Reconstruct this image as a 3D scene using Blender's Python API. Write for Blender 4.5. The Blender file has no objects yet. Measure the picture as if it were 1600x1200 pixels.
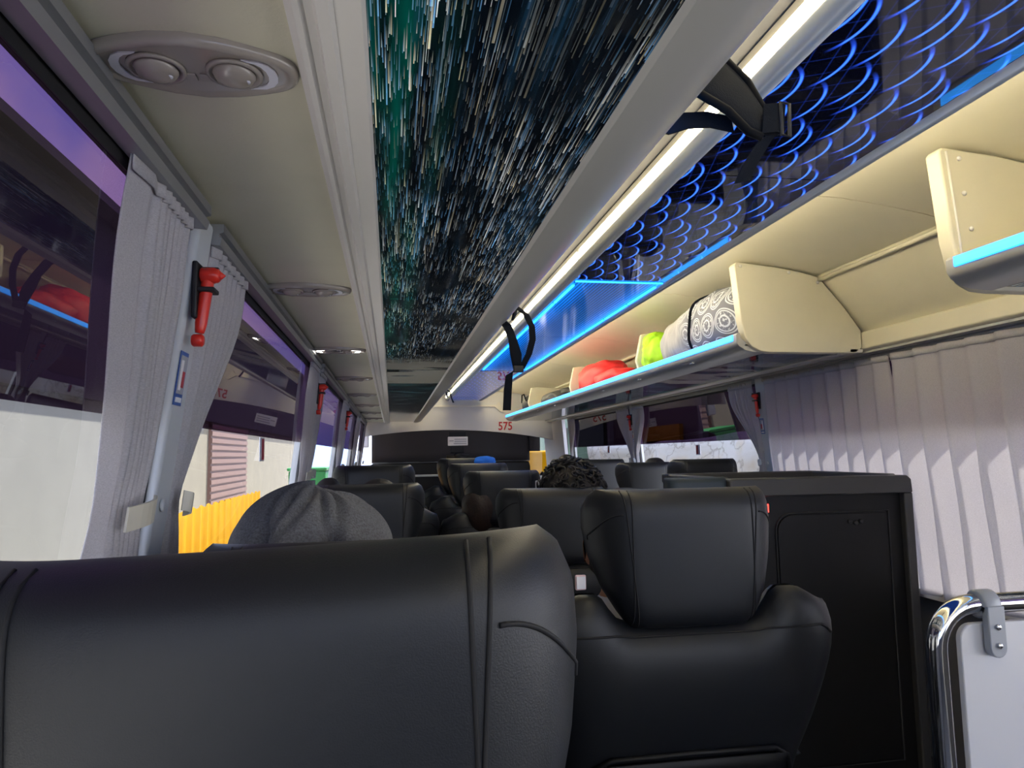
import bpy, bmesh, math, random
from mathutils import Vector, Matrix
random.seed(7)
S = bpy.context.scene
C = S.collection
PI = math.pi
# ------------------------------------------------------------------ camera
cam = bpy.data.cameras.new('camera'); cam.sensor_width = 36.0; cam.lens = 1100 / 1600 * 36; cam.clip_start = 0.02
co = bpy.data.objects.new('camera', cam); C.objects.link(co); S.camera = co
fw = Vector((-188 / 1100, 112 / 1100, 1.0)).normalized()          # bus axis seen from the camera (x right, y down)
up = Vector((0, -1, 0)); up = (up - fw * up.dot(fw)).normalized(); rt = fw.cross(up)
W2C = Matrix((rt, fw, up))                                          # camera coords -> bus coords
cx, cy, cz = [W2C @ Vector(v) for v in ((1, 0, 0), (0, -1, 0), (0, 0, -1))]
co.matrix_world = Matrix.Translation((0, 0, 1.31)) @ Matrix((cx, cy, cz)).transposed().to_4x4()
# ------------------------------------------------------------------ world, sun, exposure
S.view_settings.view_transform = 'Standard'; S.view_settings.look = 'None'
S.view_settings.gamma = 1.0; S.view_settings.use_curve_mapping = False
S.view_settings.exposure = 1.6
w = bpy.data.worlds.new('sky'); S.world = w; w.use_nodes = True
nt = w.node_tree; bg = nt.nodes['Background']
tc = nt.nodes.new('ShaderNodeTexCoord'); nz = nt.nodes.new('ShaderNodeTexNoise')
nz.inputs['Scale'].default_value = 3.2; nz.inputs['Detail'].default_value = 6
rp = nt.nodes.new('ShaderNodeValToRGB'); rp.color_ramp.elements[0].position = .42; rp.color_ramp.elements[1].position = .62
rp.color_ramp.elements[0].color = (.32, .46, .95, 1); rp.color_ramp.elements[1].color = (1.0, .97, .95, 1)
nt.links.new(tc.outputs['Generated'], nz.inputs['Vector']); nt.links.new(nz.outputs['Fac'], rp.inputs['Fac'])
nt.links.new(rp.outputs['Color'], bg.inputs['Color']); bg.inputs['Strength'].default_value = 1.6
sl = bpy.data.lights.new('sun', 'SUN'); sl.energy = 7.0; sl.angle = math.radians(1.5); sl.color = (1, .95, .86)
so = bpy.data.objects.new('sun', sl); C.objects.link(so); so.rotation_euler = (math.radians(-24), math.radians(18), 0)


# ------------------------------------------------------------------ material helpers
def mat(name, col, rough=.5, metal=0., bump=None, var=0., varscale=8., emit=None, estr=0., spec=.5, coat=0., sheen=0., trans=0.):
    m = bpy.data.materials.new(name); m.use_nodes = True
    t = m.node_tree; b = t.nodes['Principled BSDF']
    b.inputs['Base Color'].default_value = (*col, 1); b.inputs['Roughness'].default_value = rough
    b.inputs['Metallic'].default_value = metal; b.inputs['Specular IOR Level'].default_value = spec
    b.inputs['Coat Weight'].default_value = coat; b.inputs['Sheen Weight'].default_value = sheen
    if emit: b.inputs['Emission Color'].default_value = (*emit, 1); b.inputs['Emission Strength'].default_value = estr
    if trans: b.inputs['Subsurface Weight'].default_value = 0
    c = t.nodes.new('ShaderNodeTexCoord')
    if var:
        n = t.nodes.new('ShaderNodeTexNoise'); n.inputs['Scale'].default_value = varscale; n.inputs['Detail'].default_value = 5
        r = t.nodes.new('ShaderNodeValToRGB')
        r.color_ramp.elements[0].position = .3; r.color_ramp.elements[1].position = .7
        r.color_ramp.elements[0].color = (*[max(0, v * (1 - var)) for v in col], 1)
        r.color_ramp.elements[1].color = (*[min(1, v * (1 + var)) for v in col], 1)
        t.links.new(c.outputs['Object'], n.inputs['Vector']); t.links.new(n.outputs['Fac'], r.inputs['Fac'])
        t.links.new(r.outputs['Color'], b.inputs['Base Color'])
    if bump:
        sc, st = bump
        n = t.nodes.new('ShaderNodeTexNoise'); n.inputs['Scale'].default_value = sc; n.inputs['Detail'].default_value = 3
        bp = t.nodes.new('ShaderNodeBump'); bp.inputs['Strength'].default_value = st; bp.inputs['Distance'].default_value = .002
        t.links.new(c.outputs['Object'], n.inputs['Vector']); t.links.new(n.outputs['Fac'], bp.inputs['Height'])
        t.links.new(bp.outputs['Normal'], b.inputs['Normal'])
    return m


class NB:
    """small node-expression helper"""
    def __init__(s, name):
        s.m = bpy.data.materials.new(name); s.m.use_nodes = True; s.t = s.m.node_tree; s.b = s.t.nodes['Principled BSDF']
        s.c = s.t.nodes.new('ShaderNodeTexCoord')
        sp = s.t.nodes.new('ShaderNodeSeparateXYZ'); s.t.links.new(s.c.outputs['Object'], sp.inputs[0])
        s.x, s.y, s.z = sp.outputs
    def put(s, v, sock):
        if isinstance(v, (int, float)): sock.default_value = v
        elif isinstance(v, tuple): sock.default_value = (*v, 1) if len(v) == 3 else v
        else: s.t.links.new(v, sock)
    def f(s, op, a, b=0., c=0.):
        n = s.t.nodes.new('ShaderNodeMath'); n.operation = op
        for i, v in enumerate((a, b, c)): s.put(v, n.inputs[i])
        return n.outputs[0]
    def add(s, a, b): return s.f('ADD', a, b)
    def sub(s, a, b): return s.f('SUBTRACT', a, b)
    def mul(s, a, b): return s.f('MULTIPLY', a, b)
    def lt(s, a, b): return s.f('LESS_THAN', a, b)
    def gt(s, a, b): return s.f('GREATER_THAN', a, b)
    def fl(s, a): return s.f('FLOOR', a)
    def fr(s, a): return s.f('FRACT', a)
    def ab(s, a): return s.f('ABSOLUTE', a)
    def pw(s, a, b): return s.f('POWER', a, b)
    def mx(s, a, b): return s.f('MAXIMUM', a, b)
    def ss(s, v, a, b):
        n = s.t.nodes.new('ShaderNodeMapRange'); n.interpolation_type = 'SMOOTHSTEP'
        s.put(v, n.inputs['Value']); n.inputs['From Min'].default_value = a; n.inputs['From Max'].default_value = b
        return n.outputs['Result']
    def vec(s, a, b, c=0.):
        n = s.t.nodes.new('ShaderNodeCombineXYZ')
        for i, v in enumerate((a, b, c)): s.put(v, n.inputs[i])
        return n.outputs[0]
    def wn(s, a, b=0., c=0.):
        n = s.t.nodes.new('ShaderNodeTexWhiteNoise'); n.noise_dimensions = '3D'; s.t.links.new(s.vec(a, b, c), n.inputs['Vector'])
        return n.outputs['Value']
    def noise(s, v, scale=1., det=3.):
        n = s.t.nodes.new('ShaderNodeTexNoise'); n.inputs['Scale'].default_value = scale; n.inputs['Detail'].default_value = det
        s.t.links.new(v, n.inputs['Vector']); return n.outputs['Fac']
    def mix(s, fac, a, b):
        n = s.t.nodes.new('ShaderNodeMix'); n.data_type = 'RGBA'
        s.put(fac, n.inputs[0]); s.put(a, n.inputs[6]); s.put(b, n.inputs[7]); return n.outputs[2]
    def scale(s, col, k):
        n = s.t.nodes.new('ShaderNodeVectorMath'); n.operation = 'SCALE'; s.put(col, n.inputs[0]); s.put(k, n.inputs['Scale']); return n.outputs[0]
    def vadd(s, a, b):
        n = s.t.nodes.new('ShaderNodeVectorMath'); n.operation = 'ADD'; s.put(a, n.inputs[0]); s.put(b, n.inputs[1]); return n.outputs[0]


def star_material():
    n = NB('star_trail_print')
    tot = None
    for k, (fx, ln, dens, br) in enumerate(((430, .15, .30, .95), (620, .09, .34, .75), (300, .30, .20, .85), (820, .05, .32, .7))):
        xs = n.add(n.mul(n.x, fx), 13.7 * k); cxx = n.fl(xs); fx_ = n.fr(xs)
        r1 = n.wn(cxx, 3.1 + k)
        yy = n.add(n.mul(n.y, 1 / ln), n.mul(r1, 37.)); cl = n.fl(yy); fr = n.fr(yy)
        r2 = n.wn(cxx, cl, 7.7 + k); r3 = n.wn(cxx, cl, 1.3 + k)
        on = n.lt(r2, dens)
        st = n.mul(r3, .6)
        tail = n.mul(n.pw(n.mx(n.sub(fr, st), 0.), 1.3), n.lt(fr, .96))
        prof = n.gt(n.sub(1., n.ab(n.sub(n.mul(fx_, 2.), 1.))), n.mul(n.wn(cxx, cl, 4.2), .8))
        v = n.mul(n.mul(on, tail), n.mul(prof, br * 2.0))
        r4 = n.wn(cxx, cl, 9.9 + k)
        col = n.mix(n.ss(r4, .35, .6), (.16, .36, .62), (.85, .88, .84))
        col = n.mix(n.ss(r4, .86, .9), col, (.95, .82, .55))
        lay = n.scale(col, v)
        tot = lay if tot is None else n.vadd(tot, lay)
    dn = n.noise(n.vec(n.mul(n.x, 6.), n.mul(n.y, 2.2)), 1., 3.)
    tot = n.scale(tot, n.add(.12, n.mul(n.ss(dn, .38, .60), 1.1)))
    left = n.ss(n.sub(.09, n.ab(n.sub(n.x, .0))), 0., .09)
    gy = n.noise(n.vec(n.mul(n.x, 30.), n.mul(n.y, 1.6)), 1., 2.)
    base = n.mix(n.mul(left, n.ss(gy, .35, .7)), (.004, .007, .012), (.0, .16, .12))
    haze = n.noise(n.vec(n.mul(n.x, 40.), n.mul(n.y, 1.2)), 1., 4.)
    base = n.mix(n.ss(haze, .52, .85), base, (.03, .12, .24))
    star = n.vadd(base, tot)
    # the printed landscape at the foot of each picture (towards the front of the bus)
    ln = n.noise(n.vec(n.mul(n.x, 5.), n.mul(n.y, 9.)), 1., 5.)
    land = n.mix(n.ss(ln, .45, .62), (.008, .02, .024), (.10, .26, .30))
    cloud = n.noise(n.vec(n.mul(n.x, 2.2), n.mul(n.y, 5.5)), 1., 2.)
    land = n.mix(n.mul(n.ss(cloud, .43, .46), n.lt(n.y, 4.2)), land, (.62, .62, .56))
    col = n.mix(n.ss(n.add(n.y, n.mul(ln, .5)), 3.25, 3.6), star, land)
    n.put(col, n.b.inputs['Base Color']); n.b.inputs['Roughness'].default_value = .06
    n.b.inputs['Specular IOR Level'].default_value = .6
    return n.m


def scale_material():
    """mirror-dark ceiling sheet with back-lit blue scale arcs"""
    n = NB('blue_scale_panel')
    a, b = .155, .215
    tot = None
    for k, (ox, oy) in enumerate(((0, 0), (.5, .30), (.25, .65), (.75, .85))):
        u = n.sub(n.fr(n.add(n.mul(n.x, 1 / a), ox)), .30); v = n.sub(n.fr(n.add(n.mul(n.y, 1 / b), oy)), .5)
        d = n.f('SQRT', n.add(n.mul(u, u), n.mul(v, v)))
        dist = n.ab(n.sub(d, .47))
        ang = n.f('ARCTAN2', n.add(v, 0.), u)
        fade = n.mul(n.ss(ang, -1.25, -.5), n.ss(n.mul(ang, -1.), -.85, -.3))
        ln = n.mul(n.sub(1., n.ss(dist, .008, .032)), fade)
        tot = ln if tot is None else n.mx(tot, ln)
    g1 = n.sub(1., n.ss(n.ab(n.sub(n.fr(n.add(n.mul(n.x, 9.), n.mul(n.y, 17.))), .5)), .0, .05))
    g2 = n.sub(1., n.ss(n.ab(n.sub(n.fr(n.add(n.mul(n.x, 23.), n.mul(n.y, -6.))), .5)), .0, .06))
    faint = n.mul(n.add(g1, g2), .10)
    e = n.add(n.mul(tot, 1.), faint)
    n.put((.004, .005, .014), n.b.inputs['Base Color']); n.b.inputs['Roughness'].default_value = .03
    n.b.inputs['Specular IOR Level'].default_value = .35
    n.put(n.mix(n.ss(tot, .5, 1.), (.02, .08, .75), (.05, .22, 1.0)), n.b.inputs['Emission Color'])
    n.put(n.mul(e, .50), n.b.inputs['Emission Strength'])
    return n.m


def led_panel_material():
    n = NB('cyan_led_panel')
    l1 = n.sub(1., n.ss(n.ab(n.sub(n.fr(n.mul(n.x, 62.)), .5)), .05, .34))
    seg = n.noise(n.vec(n.mul(n.x, 62.), n.mul(n.y, 5.)), 1., 2.)
    edge = n.ss(n.ab(n.sub(n.x, .927)), .05, .19)
    e = n.mul(n.add(.12, n.mul(l1, n.add(.18, n.mul(seg, .35)))), n.add(.55, n.mul(edge, 1.3)))
    n.put((.01, .03, .06), n.b.inputs['Base Color']); n.b.inputs['Roughness'].default_value = .08
    n.b.inputs['Specular IOR Level'].default_value = .3
    n.put((.0, .20, .95), n.b.inputs['Emission Color']); n.put(n.mul(e, .72), n.b.inputs['Emission Strength'])
    return n.m


def glass_material(name, tint, refl=1.0, dirt=0.):
    m = bpy.data.materials.new(name); m.use_nodes = True; t = m.node_tree
    for q in list(t.nodes):
        if q.type != 'OUTPUT_MATERIAL': t.nodes.remove(q)
    out = [q for q in t.nodes if q.type == 'OUTPUT_MATERIAL'][0]
    tr = t.nodes.new('ShaderNodeBsdfTransparent'); tr.inputs[0].default_value = (*tint, 1)
    gl = t.nodes.new('ShaderNodeBsdfGlossy'); gl.inputs['Roughness'].default_value = .01
    fn = t.nodes.new('ShaderNodeFresnel'); fn.inputs['IOR'].default_value = 1.5
    mu = t.nodes.new('ShaderNodeMath'); mu.operation = 'MULTIPLY'; mu.inputs[1].default_value = refl
    mx = t.nodes.new('ShaderNodeMixShader')
    t.links.new(fn.outputs[0], mu.inputs[0]); t.links.new(mu.outputs[0], mx.inputs[0])
    src = tr
    if dirt:
        df = t.nodes.new('ShaderNodeBsdfTranslucent'); df.inputs[0].default_value = (.85, .85, .82, 1)
        m2 = t.nodes.new('ShaderNodeMixShader')
        c = t.nodes.new('ShaderNodeTexCoord'); n = t.nodes.new('ShaderNodeTexNoise'); n.inputs['Scale'].default_value = 9
        mp = t.nodes.new('ShaderNodeMapping'); mp.inputs['Scale'].default_value = (1, 3, .6)
        r = t.nodes.new('ShaderNodeMapRange'); r.inputs['From Min'].default_value = .3; r.inputs['From Max'].default_value = .75
        r.inputs['To Min'].default_value = dirt * .5; r.inputs['To Max'].default_value = dirt * 1.2
        t.links.new(c.outputs['Object'], mp.inputs[0]); t.links.new(mp.outputs[0], n.inputs['Vector']); t.links.new(n.outputs['Fac'], r.inputs['Value'])
        t.links.new(r.outputs[0], m2.inputs[0]); t.links.new(tr.outputs[0], m2.inputs[1]); t.links.new(df.outputs[0], m2.inputs[2]); src = m2
    t.links.new(src.outputs[0], mx.inputs[1]); t.links.new(gl.outputs[0], mx.inputs[2])
    t.links.new(mx.outputs[0], out.inputs['Surface'])
    return m


def fabric_material(name, col, trans=.35):
    m = bpy.data.materials.new(name); m.use_nodes = True; t = m.node_tree; b = t.nodes['Principled BSDF']
    out = [q for q in t.nodes if q.type == 'OUTPUT_MATERIAL'][0]
    c = t.nodes.new('ShaderNodeTexCoord'); n = t.nodes.new('ShaderNodeTexNoise'); n.inputs['Scale'].default_value = 1.
    mp = t.nodes.new('ShaderNodeMapping'); mp.inputs['Scale'].default_value = (260, 260, 900)
    r = t.nodes.new('ShaderNodeValToRGB'); r.color_ramp.elements[0].position = .25; r.color_ramp.elements[1].position = .75
    r.color_ramp.elements[0].color = (*[v * .82 for v in col], 1); r.color_ramp.elements[1].color = (*[min(1, v * 1.1) for v in col], 1)
    t.links.new(c.outputs['Object'], mp.inputs[0]); t.links.new(mp.outputs[0], n.inputs['Vector']); t.links.new(n.outputs['Fac'], r.inputs['Fac'])
    t.links.new(r.outputs['Color'], b.inputs['Base Color']); b.inputs['Roughness'].default_value = .85
    tl = t.nodes.new('ShaderNodeBsdfTranslucent'); t.links.new(r.outputs['Color'], tl.inputs[0])
    mx = t.nodes.new('ShaderNodeMixShader'); mx.inputs[0].default_value = trans
    t.links.new(b.outputs[0], mx.inputs[1]); t.links.new(tl.outputs[0], mx.inputs[2]); t.links.new(mx.outputs[0], out.inputs['Surface'])
    return m


MT = {}
MT['beige'] = mat('beige_panel_vinyl', (.64, .615, .465), .55, bump=(220, .15), var=.03)
MT['cream'] = mat('cream_panel_plastic', (.68, .64, .50), .45, var=.02)
MT['white'] = mat('white_moulding_plastic', (.66, .64, .60), .35)
MT['lip'] = mat('grey_rack_lip_paint', (.40, .40, .39), .32, spec=.6)
MT['greyplastic'] = mat('grey_pillar_plastic', (.50, .53, .56), .45)
MT['alu'] = mat('brushed_aluminium_rail', (.33, .34, .35), .42, metal=.6)
MT['rubber'] = mat('black_rubber', (.012, .012, .013), .6)
MT['leather'] = mat('black_leather', (.010, .0115, .0145), .42, bump=(900, .12), var=.12, varscale=3, spec=.42)
MT['leather_seam'] = mat('black_thread', (.006, .006, .007), .7)
MT['blackplastic'] = mat('black_plastic', (.007, .007, .0075), .45, bump=(500, .12), spec=.3)
MT['blackpad'] = mat('black_padded_vinyl', (.028, .045, .060), .45, bump=(300, .15))
MT['cabtop'] = mat('charcoal_plastic_edge', (.045, .045, .047), .45, bump=(420, .12))
MT['chrome'] = mat('polished_chrome', (.80, .80, .80), .07, metal=1)
MT['board'] = mat('white_laminate_board', (.66, .66, .68), .4)
MT['clamp'] = mat('grey_clamp_plastic', (.36, .38, .41), .3)
MT['red'] = mat('red_hammer_plastic', (.75, .035, .02), .3)
MT['floor'] = mat('grey_vinyl_floor', (.05, .05, .055), .55, var=.15, varscale=30)
MT['wall'] = mat('grey_wall_carpet', (.16, .16, .17), .9, bump=(600, .3))
MT['header'] = mat('light_grey_bulkhead', (.60, .60, .62), .55, bump=(300, .1))
MT['shade'] = mat('dark_sunshade_fabric', (.045, .042, .048), .8)
MT['text'] = mat('red_vinyl_lettering', (.42, .02, .03), .5)
MT['paper'] = mat('white_card', (.75, .75, .8), .6)
MT['print'] = mat('grey_print', (.35, .36, .42), .6)
MT['bluefilm'] = mat('blue_sticker', (.03, .10, .38), .4)
MT['webbing'] = mat('black_webbing', (.003, .005, .010), .85, bump=(500, .3), spec=.15)
MT['webedge'] = mat('black_binding_tape', (.002, .0025, .004), .8, spec=.15)
MT['clip'] = mat('cream_plastic_clip', (.66, .62, .50), .4)
MT['clipblue'] = mat('grey_plastic_clip', (.42, .46, .49), .4)
MT['cyan'] = mat('cyan_led_strip', (.1, .5, .7), .4, emit=(.015, .24, 1.0), estr=1.5)
MT['warm'] = mat('warm_led_strip', (.9, .85, .7), .4, emit=(1.0, .87, .60), estr=11.0)
MT['coollamp'] = mat('lit_reading_lamp', (.9, .9, .9), .4, emit=(1.0, .96, .9), estr=8.0)
MT['lens'] = mat('frosted_lamp_lens', (.60, .60, .66), .25)
MT['taupe'] = mat('taupe_plastic', (.30, .265, .23), .25, coat=.3)
MT['star'] = star_material(); MT['scale'] = scale_material(); MT['ledpanel'] = led_panel_material()
MT['film'] = glass_material('violet_tinted_glass', (.064, .036, .074), 1.0)
MT['glass'] = glass_material('clear_window_glass', (.92, .94, .93), .45, .015)
MT['curtain'] = fabric_material('grey_curtain_cloth', (.66, .64, .66), .42)
MT['redled'] = mat('red_lit_switch', (.5, .02, .02), .4, emit=(1, .03, .02), estr=2.5)


# ------------------------------------------------------------------ mesh helpers
class MB:
    def __init__(s): s.v = []; s.f = []
    def quad_grid(s, P, nu, nv, cu=False, cv=False):
        b = len(s.v)
        for i in range(nu):
            for j in range(nv): s.v.append(tuple(P(i, j)))
        for i in range(nu if cu else nu - 1):
            for j in range(nv if cv else nv - 1):
                i2, j2 = (i + 1) % nu, (j + 1) % nv
                s.f.append((b + i * nv + j, b + i2 * nv + j, b + i2 * nv + j2, b + i * nv + j2))
        return s
    def box(s, x0, x1, y0, y1, z0, z1):
        b = len(s.v)
        for x in (x0, x1):
            for y in (y0, y1):
                for z in (z0, z1): s.v.append((x, y, z))
        for f in ((0, 1, 3, 2), (4, 6, 7, 5), (0, 4, 5, 1), (2, 3, 7, 6), (0, 2, 6, 4), (1, 5, 7, 3)): s.f.append(tuple(b + i for i in f))
        return s
    def prism(s, pts, vec):
        n = len(pts); b = len(s.v); vec = Vector(vec)
        s.v += [tuple(p) for p in pts] + [tuple(Vector(p) + vec) for p in pts]
        s.f.append(tuple(b + i for i in range(n))[::-1]); s.f.append(tuple(b + n + i for i in range(n)))
        for i in range(n): j = (i + 1) % n; s.f.append((b + i, b + j, b + n + j, b + n + i))
        return s
    def ext(s, prof, y0, y1): return s.prism([(x, y0, z) for x, z in prof], (0, y1 - y0, 0))
    def tube(s, pts, r, n=8, closed=False, flat=1.0):
        P = [Vector(p) for p in pts]; m = len(P); b = len(s.v)
        nrm = None
        for i in range(m):
            t = (P[(i + 1) % m] - P[i - 1]) if closed else (P[min(i + 1, m - 1)] - P[max(i - 1, 0)])
            t.normalize()
            if nrm is None: nrm = t.orthogonal().normalized()
            else: nrm = (nrm - t * nrm.dot(t)); nrm = nrm.normalized() if nrm.length > 1e-6 else t.orthogonal().normalized()
            bn = t.cross(nrm); rr = r[i] if isinstance(r, (list, tuple)) else r
            for k in range(n):
                a = 2 * PI * k / n; s.v.append(tuple(P[i] + nrm * math.cos(a) * rr + bn * math.sin(a) * rr * flat))
        for i in range(m if closed else m - 1):
            i2 = (i + 1) % m
            for k in range(n): k2 = (k + 1) % n; s.f.append((b + i * n + k, b + i * n + k2, b + i2 * n + k2, b + i2 * n + k))
        if not closed: s.f.append(tuple(b + k for k in range(n))[::-1]); s.f.append(tuple(b + (m - 1) * n + k for k in range(n)))
        return s
    def ribbon(s, pts, wid, thick=.003):
        """strap: centre points with a width vector each"""
        P = [Vector(p) for p in pts]; m = len(P); b = len(s.v)
        for i in range(m):
            t = (P[min(i + 1, m - 1)] - P[max(i - 1, 0)]).normalized(); wv = Vector(wid[i] if isinstance(wid, list) else wid)
            nn = t.cross(wv).normalized() * thick / 2
            for a in (wv / 2 + nn, wv / 2 - nn, -wv / 2 - nn, -wv / 2 + nn): s.v.append(tuple(P[i] + a))
        for i in range(m - 1):
            for k in range(4): k2 = (k + 1) % 4; s.f.append((b + i * 4 + k, b + i * 4 + k2, b + i * 4 + 4 + k2, b + i * 4 + 4 + k))
        s.f.append((b + 3, b + 2, b + 1, b)); e = b + (m - 1) * 4; s.f.append((e, e + 1, e + 2, e + 3))
        return s
    def pillow(s, back, front, nu=20, nv=16):
        """closed body between two surfaces over (-1..1, 0..1) that meet at the rim"""
        us = [math.sin(PI / 2 * (-1 + 2 * i / (nu - 1))) for i in range(nu)]
        vs = [.5 + .5 * math.sin(PI / 2 * (-1 + 2 * j / (nv - 1))) for j in range(nv)]
        b = len(s.v)
        for P in (back, front):
            for u in us:
                for v in vs: s.v.append(tuple(P(u, v)))
        N = nu * nv
        for i in range(nu - 1):
            for j in range(nv - 1):
                a = b + i * nv + j; q = (a, a + nv, a + nv + 1, a + 1); s.f.append(q); s.f.append(tuple(x + N for x in q[::-1]))
        s.weld = True
        return s
    def lathe(s, prof, c=(0, 0, 0), axis='z', n=24):
        b = len(s.v); m = len(prof); c = Vector(c)
        for r, h in prof:
            for k in range(n):
                a = 2 * PI * k / n; p = (r * math.cos(a), r * math.sin(a), h)
                if axis == 'y': p = (p[0], p[2], p[1])
                if axis == 'x': p = (p[2], p[0], p[1])
                s.v.append(tuple(c + Vector(p)))
        for i in range(m - 1):
            for k in range(n): k2 = (k + 1) % n; s.f.append((b + i * n + k, b + i * n + k2, b + i * n + n + k2, b + i * n + n + k))
        s.f.append(tuple(b + k for k in range(n))[::-1]); s.f.append(tuple(b + (m - 1) * n + k for k in range(n)))
        return s
    def build(s, name, m, parent=None, smooth=False, bevel=0., sub=0, solid=0., auto=None, face=None):
        me = bpy.data.meshes.new(name); me.from_pydata(s.v, [], s.f)
        bm = bmesh.new(); bm.from_mesh(me)
        if getattr(s, 'weld', False): bmesh.ops.remove_doubles(bm, verts=bm.verts, dist=1e-5)
        bmesh.ops.recalc_face_normals(bm, faces=bm.faces)
        if face is not None:
            for q in bm.faces:
                q.normal_update()
                if q.normal.dot(Vector(face)) < 0: q.normal_flip()
        if auto is not None:
            for e in bm.edges:
                e.smooth = not (len(e.link_faces) == 2 and e.calc_face_angle(0) > math.radians(auto))
        bm.to_mesh(me); bm.free()
        if smooth or auto is not None: me.polygons.foreach_set('use_smooth', [True] * len(me.polygons))
        me.materials.append(MT[m] if isinstance(m, str) else m)
        o = bpy.data.objects.new(name, me); C.objects.link(o)
        if parent is not None:
            o.parent = parent; L = parent.location.copy(); q = parent.parent
            while q is not None: q = None
            o.matrix_parent_inverse = Matrix.Translation(-L) if not getattr(parent, '_local', False) and not parent.get('_loc') else Matrix()
        if solid: md = o.modifiers.new('solid', 'SOLIDIFY'); md.thickness = solid
        if bevel: md = o.modifiers.new('bevel', 'BEVEL'); md.width = bevel; md.segments = 3; md.limit_method = 'ANGLE'; md.angle_limit = math.radians(40)
        if sub: md = o.modifiers.new('sub', 'SUBSURF'); md.levels = sub; md.render_levels = sub
        return o


def tag(o, label=None, cat=None, group=None, kind=None):
    if label: o['label'] = label
    if cat: o['category'] = cat
    if group: o['group'] = group
    if kind: o['kind'] = kind
    return o
def thing(name, label, cat, loc=(0, 0, 0), group=None, local=False):
    """Empty at a thing's base; parts are given in bus coordinates unless local"""
    o = bpy.data.objects.new(name, None); C.objects.link(o); o.location = loc; o.empty_display_size = .05
    if local: o['_loc'] = 1
    return tag(o, label, cat, group)
def copy_tree(o, parent=None):
    c = o.copy(); C.objects.link(c); c.parent = parent
    for ch in [q for q in bpy.data.objects if q.parent == o]: copy_tree(ch, c)
    return c
def struct(o): o['kind'] = 'structure'; return o
def setempty(name, loc=(0, 0, 0)):
    o = bpy.data.objects.new(name, None); C.objects.link(o); o.location = loc; o['kind'] = 'structure'; return o
def lerp(a, b, t): return a + (b - a) * t
def sstep(a, b, x): t = min(1, max(0, (x - a) / (b - a))); return t * t * (3 - 2 * t)
def interp(tab, x):
    if x <= tab[0][0]: return tab[0][1]
    for (a, p), (b, q) in zip(tab, tab[1:]):
        if x <= b: return p + (q - p) * (x - a) / (b - a)
    return tab[-1][1]
def wl(z): return -.335 - .125 * (1.73 - z)      # left wall leans outwards towards the floor
def wr(z): return 2.125 + .08 * (1.73 - z)       # right wall

YB, YF = -2.4, 9.2
# ------------------------------------------------------------------ shell
struct(MB().box(-.62, 2.34, YB, 10.4, -.06, 0).build('floor', 'floor'))
def lean(fn, z0, z1, t):
    return [(fn(z0), z0), (fn(z1), z1), (fn(z1) + t, z1), (fn(z0) + t, z0)]
wlo = struct(MB().ext(lean(wl, 0, .78, -.06), YB, 10.4).build('wall_left', 'wall'))
MB().ext([(wl(.78) - .06, .78), (wl(.78) + .03, .78), (wl(.78) + .03, .80), (wl(.80) - .06, .80)], YB, 10.4).build('window_sill', 'greyplastic', wlo)
MB().ext(lean(wl, 1.73, 2.16, -.05), YB, 10.4).build('cove_panel', 'beige', wlo)
wro = struct(MB().ext(lean(wr, 0, .70, .06), YB, 10.4).build('wall_right', 'wall'))
MB().ext([(wr(.70) - .035, .69), (wr(.70) + .06, .69), (wr(.70) + .06, .72), (wr(.70) - .035, .72)], YB, 10.4).build('window_sill', 'white', wro)
MB().ext(lean(wr, 1.73, 2.16, .05), YB, 10.4).build('cove_panel', 'beige', wro)
wbk = struct(MB().box(-.62, 2.34, YB - .05, YB, 0, 1.1).build('wall_back', 'wall'))
MB().box(-.62, 2.34, YB - .05, YB, 1.75, 2.2).build('rear_header', 'header', wbk)
for a, b in ((-.62, -.25), (2.05, 2.34)): MB().box(a, b, YB - .05, YB, 1.1, 1.75).build('rear_post', 'header', wbk)
MB().quad_grid(lambda i, j: (lerp(-.25, 2.05, i), YB - .02, lerp(1.1, 1.75, j)), 2, 2).build('added_rear_pane', 'glass', wbk, face=(0, 1, 0))  # unseen rear window, added to let more daylight onto seat backs and panels

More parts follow.
